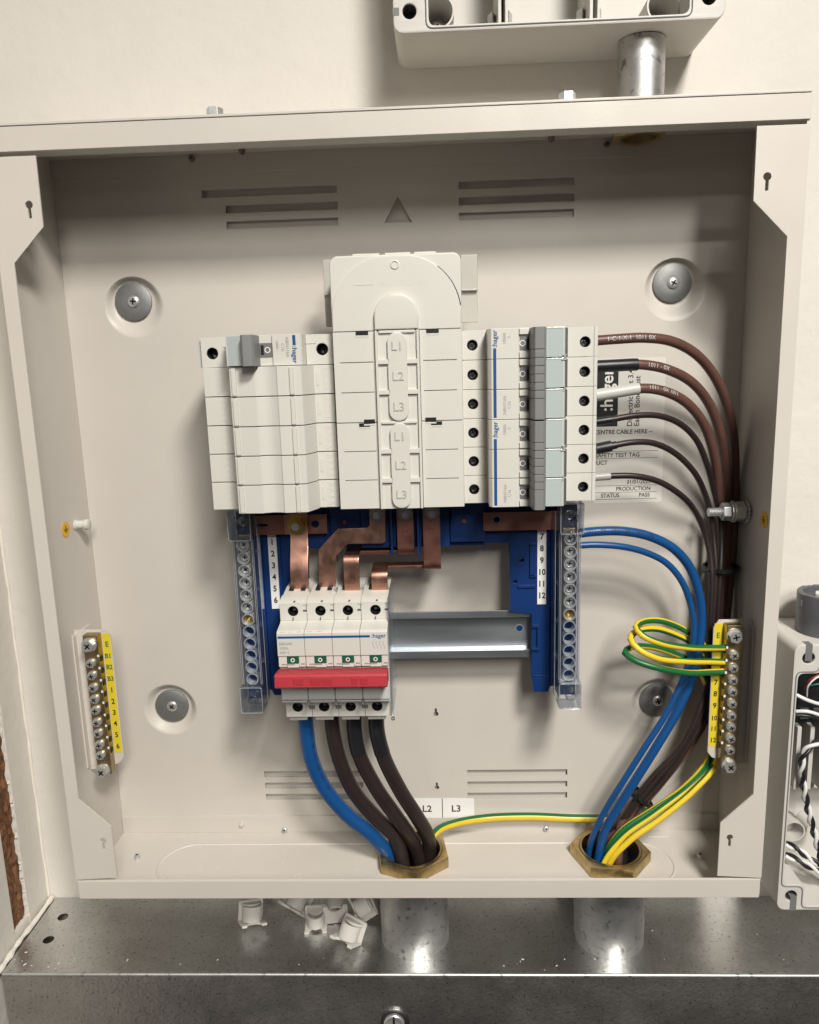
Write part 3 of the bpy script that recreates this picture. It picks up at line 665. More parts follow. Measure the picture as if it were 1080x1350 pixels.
g = G(); g.box(-105, -100, -71.4, -70.5, zm + 3, zm + 3.3); g.box(-105, -104.7, -71.4, -70.5, zm - 8, zm + 3); g.box(-54, -48, -71.4, -70.5, zm + 3.5, zm + 3.8); g.done('moulded_step', 'cover_plastic', sd)
g = G(); g.prism([(-98.2, -83), (-97.6, -88.6), (-88.5, -91), (-87.6, -83)], 'Z', a + 0.3, b - 0.4); fl = g.done('label_flap', 'pale_cover', sd, bevel=0.4)
g = G(); g.box(-97.9, -97.1, -89.2, -83.5, a + 0.3, b - 0.4); g.done('flap_edge', 'clear_grey', fl, bevel=0.2)
g = G(); g.prism([(-88, -82), (-87.4, -96.5), (-86, -98), (-81.2, -97.4), (-80.0, -95.6), (-79.6, -82)], 'Z', a - 0.2, b - 0.2); g.done('lever', 'grey_lever', sd, bevel=0.5)
g = G(); g.box(-79.6, -71.9, -82.85, -80, zm - 4, zm + 4.2); w = g.done('indicator_window', 'window_grey', sd)
g = G(); g.box(-79, -77.2, -82.95, -82, zm - 2.6, zm + 3.0); g.done('slot', 'black', w)
g = G(); g.ring((-75.0, -82.8, zm + 0.2), (0, -1, 0), 1.75, 1.2, 0.2, 24); g.done('off_mark', 'white_print', w)
g = G(); g.box(-59.8, -58.0, -84.3, -84.1, zm + 2.4, zm + 8.2); g.done('blue_line', 'blue_print', sd)
text(sd, ':hager', 4.0, (-58.9, -84.26, zm - 3.0), 'blue_print', rot=-90, bold=0.06)
text(sd, 'NBN116A\nC16', 2.7, (-64.4, -84.26, zm + 1.5), 'grey_print', rot=-90); text(sd, '10000', 2.0, (-69.0, -84.26, zm + 3), 'grey_print', rot=-90)

# ------------------------------------------------------------------ neutral bars under clear covers
def neutral_bar(xc, label, side):
    t = thing('neutral_bar', label, 'terminal bar', (xc, -30, 128), 'neutral bars')
    g = G(); g.box(xc - 6.2, xc + 6.2, -40, -30.2, 131, 266); g.done('carrier', 'blue_plastic', t, bevel=0.5)
    g = G(); g.box(xc - 4, xc + 4, -45.5, -40.1, 188.5, 250); br = g.done('brass_strip', 'brass_bar', t, bevel=0.3)
    zs = [243.9 - 8.53 * k for k in range(12)]
    fr = plate_obj('clear_cover', [rect(xc - 6.0, xc + 6.0, 146.0, 249)] + [circ(xc, z, 3.5, 20) for z in zs], -49.4, -50.4, 'clear', t)
    g = G()
    for s in (-1, 1): g.box(xc + s * 6.0, xc + s * 6.9, -50.6, -40.2, 134, 262)
    for k in range(0, 12, 3): g.box(xc - side * 6.9, xc - side * 9.0, -50.2, -42, zs[k] - 5.4, zs[k] - 4.4)
    g.box(xc - side * 9.0, xc - side * 9.5, -48, -41, 134, 262)
    g.done('cover_side', 'clear', t, bevel=0.15)
    g = G()
    for s in (-1, 1): g.box(xc + s * 5.7, xc + s * 6.1, -50.75, -50.5, 146.6, 248.4); g.box(xc + s * 6.75, xc + s * 7.0, -50.9, -50.6, 146.6, 248.4)
    g.box(xc - side * 9.1, xc - side * 9.4, -48.4, -48.05, 134, 262)
    g.done('cover_glint', 'rim_glint', fr)  # thin pale strips added as painted highlights along the cover
    for k, z in enumerate(zs):
        g = G(); g.ring((xc, -44 if k > 6 else -45.6, z), (0, -1, 0), 4.15, 3.5, 6.6 if k > 6 else 5.6, 28); g.done('clear_collar', 'rim_glint', fr, smooth=50)
        if k < 6: screw(br, (xc, -45.5, z), 3.2, 2.4, 'steel')
        elif k == 6:
            g = G(); g.ring((xc, -45.5, z), (0, -1, 0), 3.3, 2.0, 1.4, 20); g.done('screw_hole', 'zinc_yellow', br)
    for z0, z1 in ((248.5, 268.5), (128.2, 146.5)):
        zc = (z0 + z1) / 2
        cap = plate_obj('end_cap', [rrect(xc - 7.4, xc + 7.4, z0, z1, 1.2), circ(xc + 0.6, zc, 3.0, 20)], -55.4, -56.6, 'clear', t)
        g = G()
        for s in (-1, 1): g.box(xc + s * 7.4, xc + s * 6.4, -55.4, -40.2, z0, z1)
        g.box(xc - 6.4, xc + 6.4, -55.4, -40.2, z0, z0 + 1.0); g.box(xc - 6.4, xc + 6.4, -55.4, -40.2, z1 - 1.0, z1)
        g.done('cap_wall', 'clear', cap, bevel=0.2)
        g = G(); g.ring((xc + 0.6, -55.3, zc), (0, 1, 0), 3.9, 3.1, 8, 24); g.done('cap_collar', 'clear', cap, smooth=50)
        edge = [rrect(xc - 7.5, xc + 7.5, z0 - 0.1, z1 + 0.1, 1.2), rrect(xc - 7.15, xc + 7.15, z0 + 0.25, z1 - 0.25, 1.0)]
        plate_obj('cap_glint', edge, -56.65, -57.0, 'rim_glint', cap)  # pale frame added as a painted highlight round the cap
        if z0 > 200: screw(t, (xc, -41, zc), 4.0, 4.0, 'steel_dark')
    return t
neutral_bar(-106.6, 'clear-covered neutral bar beside number strip 1 to 6', -1)
neutral_bar(108.2, 'clear-covered neutral bar beside number strip 7 to 12, feeding the blue cables', 1)

# ------------------------------------------------------------------ copper
cb = thing('neutral_busbar', 'dull copper strip with a round hole, running to the bar beside numbers 1 to 6', 'busbar', (-77, -36, 248), 'neutral copper strips')
plate_obj('strip', [rect(-101.5, -51.8, 248.2, 261.4), circ(-59.8, 254.8, 2.5, 20), rect(-98, -92, 254.2, 255.6)], -36.6, -38.6, 'copper_dull', cb, bev=0.25)
cb = thing('neutral_busbar', 'dull copper strip with a small screw, running to the bar beside numbers 7 to 12', 'busbar', (77, -36, 248), 'neutral copper strips')
plate_obj('strip', [rect(52.4, 101.8, 247.6, 260.2), circ(61.4, 255.4, 2.4, 20)], -36.6, -38.6, 'copper_dull', cb, bev=0.25)
g = G(); g.ring((61.4, -38.6, 255.4), (0, -1, 0), 3.2, 2.0, 0.6, 20); g.done('eyelet', 'steel_dark', cb)
def strap(g, prof, x0, x1, th):
    L = [Vector((0, y, z)) for y, z in prof]; P = []; Q = []
    for i, p in enumerate(L):
        t = (L[min(i + 1, len(L) - 1)] - L[max(i - 1, 0)]).normalized(); nrm = Vector((0, -t.z, t.y)) * th / 2
        P.append((p.y + nrm.y, p.z + nrm.z)); Q.append((p.y - nrm.y, p.z - nrm.z))
    g.prism(P + Q[::-1], 'X', x0, x1)
lk0 = thing('copper_link', 'bright bent copper link held by the yellow hex nut', 'copper link', (-71, -45, 212), 'copper links to the isolator')
g = G(); pp = smooth_path([Vector((0, -40, 263)), Vector((0, -40, 252)), Vector((0, -41, 245)), Vector((0, -46.5, 230)), Vector((0, -48, 222)), Vector((0, -48, 210))], 2)
strap(g, [(v.y, v.z) for v in pp], -76.6, -64.6, 2.0); g.done('strap', 'copper', lk0, bevel=0.3, ang=50)
g = G(); g.box(-80, -64.4, -41, -39, 248.6, 262); g.done('pad', 'copper', lk0, bevel=0.3)
nt = thing('hex_nut', 'yellow zinc hex nut and washer on the bent copper link', 'nut', (-72, -41, 255))
g = G(); g.cyl((-71.2, -41.05, 255.6), (0, -1, 0), 6.7, 1.0, 32); g.done('washer', 'zinc_yellow', nt, bevel=0.2)
g = G(); g.cyl((-71.2, -42.1, 255.6), (0, -1, 0), 5.7, 4.6, 6, 0.2); g.done('nut', 'zinc_yellow', nt, bevel=0.4)
g = G(); g.cyl((-71.2, -46.5, 255.6), (0, -1, 0), 2.7, 3.4, 16); g.done('stud', 'steel', nt, bevel=0.4)
lk1 = thing('copper_link', 'flat cranked copper link stamped 1', 'copper link', (-40, -45, 212), 'copper links to the isolator')
plate_obj('plate', [[(-22.2, 274), (-22.5, 255.2), (-24, 253.4), (-43.6, 253.0), (-57.0, 239.2), (-58.2, 210), (-47.2, 210), (-45.8, 234.4), (-37.3, 242.8), (-14, 242.6), (-12.4, 244), (-11.5, 274)]], -44.4, -46.8, 'copper', lk1, bev=0.3)
text(lk1, '1', 5, (-15.5, -46.85, 250), 'copper_mark', extrude=0.02)
def cranked(xt0, xt1, zs, xc0, xc1, label, txt):
    t = thing('copper_link', label, 'copper link', ((xt0 + xt1) / 2, -45, 212), 'copper links to the isolator')
    g = G(); pp = smooth_path([Vector((0, -44.5, 274)), Vector((0, -44.5, zs + 6)), Vector((0, -44.5, zs + 1.6)), Vector((0, -43.2, zs)), Vector((0, -38, zs)), Vector((0, -30, zs))], 1.2)
    strap(g, [(v.y, v.z) for v in pp], xt0, xt1, 2.2); g.done('tail', 'copper_dull', t, bevel=0.25, ang=50)
    g = G(); g.box(xc0, xt0 + 0.1, -40.5, -30, zs - 1.1, zs + 1.1); g.done('shelf', 'copper_dull', t, bevel=0.25)
    g = G(); pp = smooth_path([Vector((0, -40.4, zs)), Vector((0, -48.5, zs)), Vector((0, -51.0, zs - 1.0)), Vector((0, -52.0, zs - 3.4)), Vector((0, -52.0, 218)), Vector((0, -51.5, 209))], 0.8)
    strap(g, [(v.y, v.z) for v in pp], xc0, xc1, 2.2); g.done('foot', 'copper', t, bevel=0.25, ang=50)
    text(t, txt, 5, ((xt0 + xt1) / 2, -45.65, 250), 'copper_mark', rot=90, extrude=0.02)
    return t
cranked(-4.7, 6.4, 235.0, -40.2, -30.0, 'cranked copper link stamped 2, the shorter of the two stepped ones', '2')
cranked(12.4, 23.9, 224.4, -22.2, -11.6, 'cranked copper link stamped L3, the longer of the two stepped ones', 'L3')
for x, lb in ((-17.4, 'that is flat and cranked'), (1.2, 'between the two outer bolts'), (18.6, 'with the longest tail')):
    t = thing('terminal_bolt', 'steel bolt clamping the copper link %s' % lb, 'bolt', (x, -46, 262))
    yb = -46.85 if x < 0 else -45.65
    g = G(); g.cyl((x, yb, 262.5), (0, -1, 0), 5.0, 1.0, 28); g.done('washer', 'bolt_steel', t, bevel=0.2)
    g = G(); g.cyl((x, yb - 1, 262.5), (0, -1, 0), 4.6, 3.2, 6, 0.5); g.done('head', 'bolt_steel', t, bevel=0.4)
    g = G(); g.cyl((x, yb - 4.2, 262.5), (0, -1, 0), 2.2, 2.2, 16); g.done('stud', 'steel', t, bevel=0.3)

# ------------------------------------------------------------------ DIN rail
rl = thing('din_rail', 'zinc-plated top-hat rail behind the red-lever isolator', 'rail', (2, -20, 153))
e = 1.1
prof = [(-24.5, 187.6), (-24.5, 183.2), (-18, 182.6), (-17.2, 171), (-18, 158.4), (-24.5, 157.6), (-24.5, 153.0)]
P = [(y - e / 2 if i in (0, 6) else y - e / 2, z) for i, (y, z) in enumerate(prof)]
Q = [(y + e, z + (0.9 if i in (1, 2) else -0.9 if i in (4, 5) else 0)) for i, (y, z) in enumerate(prof)]
Q[1] = (prof[1][0] + e - e / 2 + 0.1, prof[1][1] + 1.0)
g = G(); g.prism([(-25, 187.6), (-25, 182.6), (-18.6, 181.8), (-17.6, 171.2), (-18.6, 159.0), (-25, 158.4), (-25, 153), (-23.9, 153), (-23.9, 157.2), (-17.5, 157.8), (-16.4, 171.2), (-17.5, 183), (-23.9, 183.6), (-23.9, 187.6)], 'X', -82, 86.6)
g.done('rail', 'rail_zinc', rl, bevel=0.2, ang=20)
g = G(); g.lathe([(2.9, 0), (2.9, 0.3), (2.3, 0.35), (2.3, 0)], (78.6, -17.75, 172), n=24, closed=True); q = g.done('fixing_hole', 'steel', rl)
g = G(); g.cyl((78.6, -17.7, 172), (0, -1, 0), 2.3, 0.2, 24); g.done('hole_bottom', 'blue_plastic', q)

# ------------------------------------------------------------------ main isolator
iso = thing('main_isolator', 'white four-pole main isolator with red lever across all poles', 'isolator', (-45.5, -24, 129))
X0 = -80.5
prof = [(-25.1, 213.5), (-46, 213.5), (-61, 211.2), (-61, 198.8), (-70.2, 198.2), (-72, 197.2), (-82, 195.8), (-84, 194.6), (-84, 179.4), (-82.4, 179), (-82.4, 172), (-80, 171), (-79, 158), (-79.8, 157.4), (-79.8, 146), (-78, 145), (-62, 144.5), (-62, 130.2), (-56, 129), (-25.1, 129)]
for k in range(4):
    xa, xb = X0 + 17.5 * k + 0.1, X0 + 17.5 * (k + 1) - 0.1; xm = (xa + xb) / 2
    g = G(); g.prism(prof, 'X', xa, xb); g.done('pole_body', 'white_plastic', iso, bevel=0.3, ang=22)
    hx = -71.9 + 17.72 * k
    terminal(iso, hx, 204.4, -70, 3.4, 0, xa, xb, 198.3, 209.4, 9); terminal(iso, -72.6 + 17.5 * k, 138.4, -70, 3.5, 0, xa, xb, 131.5, 144.4, 8)
    g = G(); g.prism([(-70, 209.5), (-66, 211.6), (-60, 212.2), (-60, 209.5)], 'X', xa, xb); g.done('shoulder', 'white_plastic', iso)
    g = G(); g.box(hx - 0.15, hx + 0.15, -71.5, -69.8, 198.8, 200.6); g.box(hx + 0.6, hx + 1.6, -69.5, -68, 210.3, 210.9); g.box(xb - 2.2, xb + 0.1, -70.2, -69.5, 204.2, 205.3); g.done('moulded_mark', 'dark_grey', iso)
    g = G(); g.box(xb - 2.0, xb + 1.2, -70.25, -69.6, 208.4, 208.7); g.box(xb - 0.2, xb + 0.05, -70.25, -69.6, 206.2, 208.6); g.done('moulded_mark', 'grey_print', iso)
    if k < 3:
        g = G(); g.box(xb - 2, xb + 2, -70.15, -68, 137, 139.6); g.done('ridge_gap', 'window_grey', iso)
        g = G(); g.box(xb - 0.9, xb + 1.1, -62, -50, 128, 131.4); g.done('foot_gap', 'window_grey', iso)
    g = G(); g.box(xa + 1.0, xa + 13.0, -66, -45, 127.2, 131.6); g.done('terminal_foot', 'white_plastic', iso, bevel=0.3)
    g = G(); g.box(xm - 3.0, xm + 4.3, -83.6, -81, 174.4, 179.3); w = g.done('indicator_window', 'green_window', iso, bevel=0.15)
    g = G(); g.ring((xm + 0.6, -83.6, 176.6), (0, -1, 0), 1.35, 0.8, 0.15, 20); g.done('off_mark', 'white_print', w)
    g = G(); g.box(xm + 4.5, xb - 0.2, -83.2, -82, 172, 179); g.box(xa + 0.2, xm - 3.2, -83.2, -82, 172, 179); g.box(xm - 3, xm + 4.3, -83.0, -82, 171.4, 174.2); g.done('window_bar', 'white_plastic', iso, bevel=0.2)
    g = G(); g.box(xa + 2, xm + 1.6, -83.45, -83, 173.4, 174.1); g.box(xb - 3, xb - 0.4, -83.45, -83, 173.6, 174.4); g.done('moulded_mark', 'grey_print', iso)
    g = G(); g.box(xa + 0.2, xb - 0.2, -81.6, -79.4, 147.4, 160); g.done('label_holder', 'clear_grey', iso, bevel=0.3)
    g = G(); g.box(xa + 0.2, xb - 0.2, -81.75, -81.4, 148.4, 148.9); g.done('holder_edge', 'dark_grey', iso)
    if k: g = G(); g.cyl((xa, -80.2, 147.4), (0, -1, 0), 1.2, 1.6, 10); g.box(xa - 1.2, xa + 0.6, -81.8, -79, 145.4, 147); g.done('clip', 'window_grey', iso)
    g = G(); g.box(hx - 5.2, hx - 2.4, -52.5, -44.5, 213, 214.6); g.box(hx + 2.6, hx + 5.4, -52.5, -44.5, 213, 214.6); g.done('entry_slot', 'black', iso)
    g = G()
    for j in range(5): g.box(xb - 1.6 + random.random() * 2, xb - 1.2 + random.random() * 2.4, -50 - j * 1.2, -49.6 - j * 1.2, 212, 216.5 - random.random() * 2)
    g.done('barrier', 'clear', iso)
lp = [(-81, 161.6), (-95, 162.6), (-96.4, 163.6), (-95.4, 170.6), (-94, 171.8), (-82, 170.2)]
g = G(); g.prism(lp, 'X', -80.9, -10.8); lev = g.done('lever', 'red_lever', iso, bevel=0.5)
g = G()
for x0, x1 in ((-69, -63), (-58.5, -52), (-51, -45), (-33, -29.5), (-27.6, -23)): g.box(x0, x1, -96.35, -95.3, 164.8, 169.6)
g.done('raised_panel', 'red_lever', lev, bevel=0.3)
g = G(); g.box(-79.8, -21.6, -84.1, -83.9, 191.2, 192.6); g.done('blue_line', 'blue_print', iso)
text(iso, ':hager', 3.9, (-16.1, -84.08, 192.1), 'blue_print', bold=0.03, width=0.95)
for j, t in enumerate(('SBR490', '100A', '400 V')): text(iso, t, 2.7, (-79.2, -84.08, 187.6 - 2.9 * j), 'grey_print', align='LEFT')
g = G()
for x0, x1 in ((-78.5, -75), (-73, -71), (-67.5, -65), (-61, -58), (-55, -52)): g.box(x0, x1, -83.25, -83.0, 195.0, 195.25)
g.done('faint_print', 'grey_print', iso)
g = G()
for j in range(4):
    x = -19.5 + 2.2 * j
    for dx0, dz0, dx1, dz1 in ((0, 0, -0.9, 2.4), (0.3, 0, 0.3, -1.8), (-0.9, 2.4, -0.2, 3.2)):
        n = Vector((dz1 - dz0, dx0 - dx1)).normalized() * 0.12
        g.prism([(x + dx0 + n.x, 185.4 + dz0 + n.y), (x + dx1 + n.x, 185.4 + dz1 + n.y), (x + dx1 - n.x, 185.4 + dz1 - n.y), (x + dx0 - n.x, 185.4 + dz0 - n.y)], 'Y', -84.1, -83.9)
g.done('switch_symbol', 'grey_print', iso)
g = G(); g.box(-10.1, -9.4, -74, -30, 133, 214); g.box(-10.3, -8.6, -74.6, -73.8, 133, 214); g.done('side_shield', 'clear', iso, bevel=0.15)
g = G(); g.ring((-9.6, -74, 131.8), (0, -1, 0), 1.2, 0.7, 1, 16); g.done('shield_pin', 'dark_grey', iso)

# ------------------------------------------------------------------ earth bars on the side panels
def earth_bar(s, label, rows, letters):
    t = thing('earth_bar', label, 'terminal bar', (s * 231, -40, 80), 'earth bars')
    out = [(231.4, 79), (231.4, 184), (209.5, 184), (206, 179), (206, 88), (209, 84), (222, 79)]
    plate_obj('bracket', [[(s * x, z) for x, z in out]], -40, -41.3, 'steel_paint', t, bev=0.2)
    g = G(); g.box(s * 231.4, s * 230.2, -46, -20, 82, 181); g.done('bracket_foot', 'steel_paint', t, bevel=0.2)
    g = G(); g.box(s * 212.4, s * 222.6, -48.4, -41.4, 79, 182.5)
    g.done('brass_strip', 'brass_bar', t, bevel=0.6)
    for k in range(9):
        z = rows[k + 1].z + 2
        g = G(); g.box(s * 211.9, s * 212.5, -46.6, -43.4, z - 1.6, z + 1.6); g.done('wire_hole', 'black', t)
        g = G(); g.box(s * 212.2, s * 213.4, -48.75, -48.3, z + 2.4, z + 3.9); g.done('index_mark', 'label_white', t)
    for k, p in enumerate(rows):
        if k in (0, len(rows) - 1):
            g = G(); g.cyl((p.x, -48.3, p.z), (0, -1, 0), 5.2, 0.8, 24); w = g.done('washer', 'steel', t, bevel=0.15)
            screw(t, (p.x, -49.1, p.z), 4.3, 3.2, 'steel', hexa=True, name='hex_screw')
        else: screw(t, (p.x, -48.3, p.z), 3.3, 3.0, 'steel')
    g = G(); g.box(s * 206.6, s * 212.0, -41.5, -41.3, 92, 181.5); lb = g.done('label_strip', 'yellow_label', t)
    for txt, p in letters: text(lb, txt, 5.4 if len(txt) < 2 else 4.8, (s * 209.2, -41.55, p.z), 'green_print' if txt[0] in 'EB' else 'black_print', bold=0.1, width=0.9)
ys = [851, 875, 891, 907, 922, 936.6, 952.6, 967, 982, 996, 1017]
rows = [at(117 + (y - 851) * 18 / 166, y, -49.5) for y in ys]
ly = [849.6, 865, 879.6, 895, 910, 925, 939.6, 954, 969, 984]
earth_bar(-1, 'brass earth bar with yellow strip reading E, B1 to 6 and free of wires', rows,
          [(t, at(142 + (y - 850) * 0.1, y, -41.5)) for t, y in zip(['E', 'B1', 'B2', 'B3', '1', '2', '3', '4', '5', '6'], ly)])
ys = [839, 864, 881, 897, 912, 928, 944, 959, 974, 989.5, 1010]
rows = [at(969 - (y - 839) * 7 / 171, y, -49.5) for y in ys]
earth_bar(1, 'brass earth bar with yellow strip numbered 7 to 12 and three looped earth wires', rows,
          [(t, at(945, y, -41.5)) for t, y in zip(['E', '7', '8', '9', '10', '11', '12'], [838, 900, 915, 930.5, 947, 961, 976])])

# earth stud with nuts on the right side panel
es = thing('earth_stud', 'threaded steel earth stud with two nuts beside the yellow sticker', 'stud', (231, -24, 254.3))
SC = Vector((0, -24, 254.4))
g = G(); g.lathe([(0, 0)] + [(3.0 if k % 2 else 2.45, 0.4 + 0.55 * k) for k in range(48)] + [(0, 27.4)], (231.4, SC.y, SC.z), (-1, 0, 0), 16); g.done('thread', 'steel', es, smooth=30)
g = G(); g.cyl((228.6, SC.y, SC.z), (-1, 0, 0), 7.0, 6.4, 6, 0.25); g.done('nut', 'steel', es, bevel=0.5)
g = G(); g.cyl((222.1, SC.y, SC.z), (-1, 0, 0), 7.4, 1.2, 28); g.cyl((220.7, SC.y, SC.z), (-1, 0, 0), 6.4, 1.4, 28); g.done('washer', 'steel', es, bevel=0.2)
g = G(); g.cyl((218.8, SC.y, SC.z), (-1, 0, 0), 6.2, 5.0, 6, 0.45); g.done('nut', 'steel', es, bevel=0.5)
g = G()
for k in range(16):
    a = 2 * math.pi * k / 16; c = Vector((229.6, SC.y + 7.2 * math.cos(a), SC.z + 7.2 * math.sin(a))); g.box(c.x - 0.9, c.x + 0.7, c.y - 0.7, c.y + 0.7, c.z - 0.7, c.z + 0.7)
g.lathe([(3.2, 0), (7.2, 0), (7.2, 0.8), (3.2, 0.8)], (230.0, SC.y, SC.z), (-1, 0, 0), 28, closed=True); g.done('serrated_washer', 'steel', es)

# ------------------------------------------------------------------ cables
A = lambda *L: [at(*p) for p in L]
N2 = lambda x, y: [Vector((x, y, 4)), Vector((x - 1, y, -20)), Vector((x - 1, y, -58))]
# outgoing brown cables from the right-hand breakers
top = [
 ('brown outgoing cable from the topmost terminal, unsleeved with white print', 3.15, [(786, 449, -52), (812, 447, -52), (850, 446, -51), (885, 451, -47), (918, 468, -40), (943, 497, -31), (959, 535, -23), (967, 580, -16), (970, 640, -10), (968, 690, -8), (963, 750, -9), (957, 820, -12)], (146, -24)),
 ('brown outgoing cable with a long black sleeve at the breaker', 3.15, [(786, 483, -52), (812, 482, -52), (848, 481, -51), (880, 487, -47), (912, 504, -40), (936, 534, -31), (950, 572, -24), (957, 620, -16), (960, 680, -10), (956, 750, -12), (948, 820, -18)], (150, -30)),
 ('brown outgoing cable with a pale grey sleeve at the breaker', 3.15, [(786, 521, -52), (812, 517, -52), (848, 513, -51), (878, 518, -48), (906, 532, -43), (928, 558, -36), (940, 592, -30), (947, 640, -20), (952, 690, -12), (951, 750, -15), (946, 820, -18)], (154, -38)),
 ('thin dark brown cable just below the black square of the test sticker', 2.0, [(786, 556, -52), (806, 553, -52), (835, 548, -51), (866, 548, -48), (894, 558, -43), (918, 580, -37), (933, 612, -30), (942, 645, -20), (949, 680, -15), (951, 715, -17), (950, 750, -23), (946, 820, -27)], (158, -30)),
 ('thin dark brown cable with a short black sleeve over the word TEST', 2.0, [(786, 592, -52), (806, 588, -52), (835, 583, -51), (862, 584, -48), (890, 597, -43), (915, 622, -37), (929, 650, -25), (936, 675, -18), (940, 705, -18), (943, 750, -24), (940, 820, -28)], (152, -18)),
 ('thin dark brown cable with a short silver sleeve, lowest of the outgoing six', 2.0, [(784, 629, -52), (812, 627, -52), (840, 627, -51), (868, 634, -48), (896, 652, -43), (917, 676, -30), (929, 702, -24), (936, 730, -25), (938, 760, -28), (936, 820, -30)], (144, -16))]
low = [(0, 0), (-6, -2), (-12, -6), (-3, 3), (-9, -4), (-14, -8)]
for i, (lab, r, pts, end) in enumerate(top):
    dx, dy = low[i]; dyy = [0, -4, -6, -13, -15, -16][i]
    mid = [(950 + dx, 890, -13 + dyy), (932 + dx, 945, -15 + dyy), (905 + dx * 0.8, 990, -18 + dyy * 0.9), (872 + dx * 0.6, 1030 + dy, -23 + dyy * 0.6), (846 + dx * 0.5, 1060 + dy, -28 + dyy * 0.3), (825 + dx * 0.4, 1088 + dy, -31)]
    o, path = cable('brown_cable' if r > 3 else 'thin_brown_cable', lab, A(*pts, *mid) + N2(end[0] - 8, end[1] - 4), r, 'cable_brown' if r > 3 else 'cable_brown_dark', group='outgoing brown cables')
    if i == 0: cable_text(o, path, r, '1-C-1-X-1  1011 0X', 3.6, 6, 0.1, 'sleeve_grey')
    if i == 1: sleeve(o, path, 3.8, 0, 28, 'black_rubber'); cable_text(o, path, r, '1011 - 0X', 3.6, 31, 0.1, 'sleeve_grey')
    if i == 2: sleeve(o, path, 3.7, 0, 28, 'sleeve_grey'); cable_text(o, path, r, '1011 - 0X 1011', 3.2, 32, 0.3, 'sleeve_grey')
    if i == 3: sleeve(o, path, 2.4, 0, 11, 'black_rubber')
    if i == 4: sleeve(o, path, 3.6, 0, 10.5, 'black_rubber'); sleeve(o, path, 2.5, 9, 13.5, 'black_rubber')
    if i == 5: sleeve(o, path, 2.6, 0, 13, 'sleeve_silver')
# blue neutrals
o, path = cable('blue_cable', 'thicker blue neutral cable with dark print, from the covered bar', A((764, 703, -46), (785, 701, -46), (820, 701, -45), (855, 707, -43), (888, 723, -40), (911, 750, -37), (922, 785, -36), (924, 820, -35), (919, 862, -35), (908, 905, -36), (890, 945, -38), (866, 985, -40), (840, 1025, -40), (815, 1065, -40), (798, 1095, -40)) + N2(132, -40), 3.1, 'cable_blue', group='blue neutral cables')
cable_text(o, path, 3.1, '1011 - 0X - 1011 - 0X - 1011 - 0X', 3.2, 4, 0.3, 'black_print')
o, path = cable('blue_cable', 'thinner blue neutral cable running under the printed one', A((764, 719, -46), (785, 718, -46), (820, 721, -45), (852, 729, -43), (880, 743, -41), (900, 766, -40), (911, 795, -39), (915, 825, -39), (910, 865, -39), (896, 905, -41), (876, 945, -43), (850, 985, -44), (826, 1023, -44), (802, 1063, -43), (786, 1095, -41)) + N2(126, -36), 2.2, 'cable_blue', group='blue neutral cables')
# thick supply cables from the isolator
sup = [('blue_supply_cable', 'thick blue supply cable from the isolator', 'cable_blue', [(402, 938, -52), (404, 962, -52), (411, 1000, -51), (428, 1038, -49), (458, 1075, -46), (490, 1101, -43)], (-15, -38)),
       ('brown_supply_cable', 'thick dark brown supply cable without a sleeve, beside the blue one', 'cable_brown_dark', [(437, 938, -52), (439, 962, -52), (447, 1000, -51), (466, 1042, -48), (496, 1078, -44), (520, 1103, -41)], (-8, -44)),
       ('brown_supply_cable', 'thick dark brown supply cable with black sleeve, between two brown ones', 'cable_brown_dark', [(467, 938, -52), (468, 962, -52), (475, 998, -51), (496, 1040, -48), (521, 1075, -44), (541, 1104, -40)], (3, -34)),
       ('brown_supply_cable', 'thick dark brown supply cable with grey-black sleeve, farthest from the blue one', 'cable_brown_dark', [(496, 938, -52), (497, 962, -52), (506, 998, -51), (528, 1042, -48), (550, 1077, -43), (564, 1104, -38)], (10, -32))]
for i, (nm, lab, m, pts, end) in enumerate(sup):
    o, path = cable(nm, lab, A(*pts) + [Vector((end[0], end[1], 0)), Vector((end[0], end[1], -20)), Vector((end[0], end[1], -58))], 5.2, m, group='thick supply cables', n=20)
    if i == 2: sleeve(o, path, 5.5, 0, 34, 'black_rubber')
    if i == 3: sleeve(o, path, 5.5, 0, 33, 'black_rubber')
    if i == 0: cable_text(o, path, 5.2, '1011 - 0X   1011 - 0X   1011 - 0X', 3.6, 12, 0.9, 'black_print')
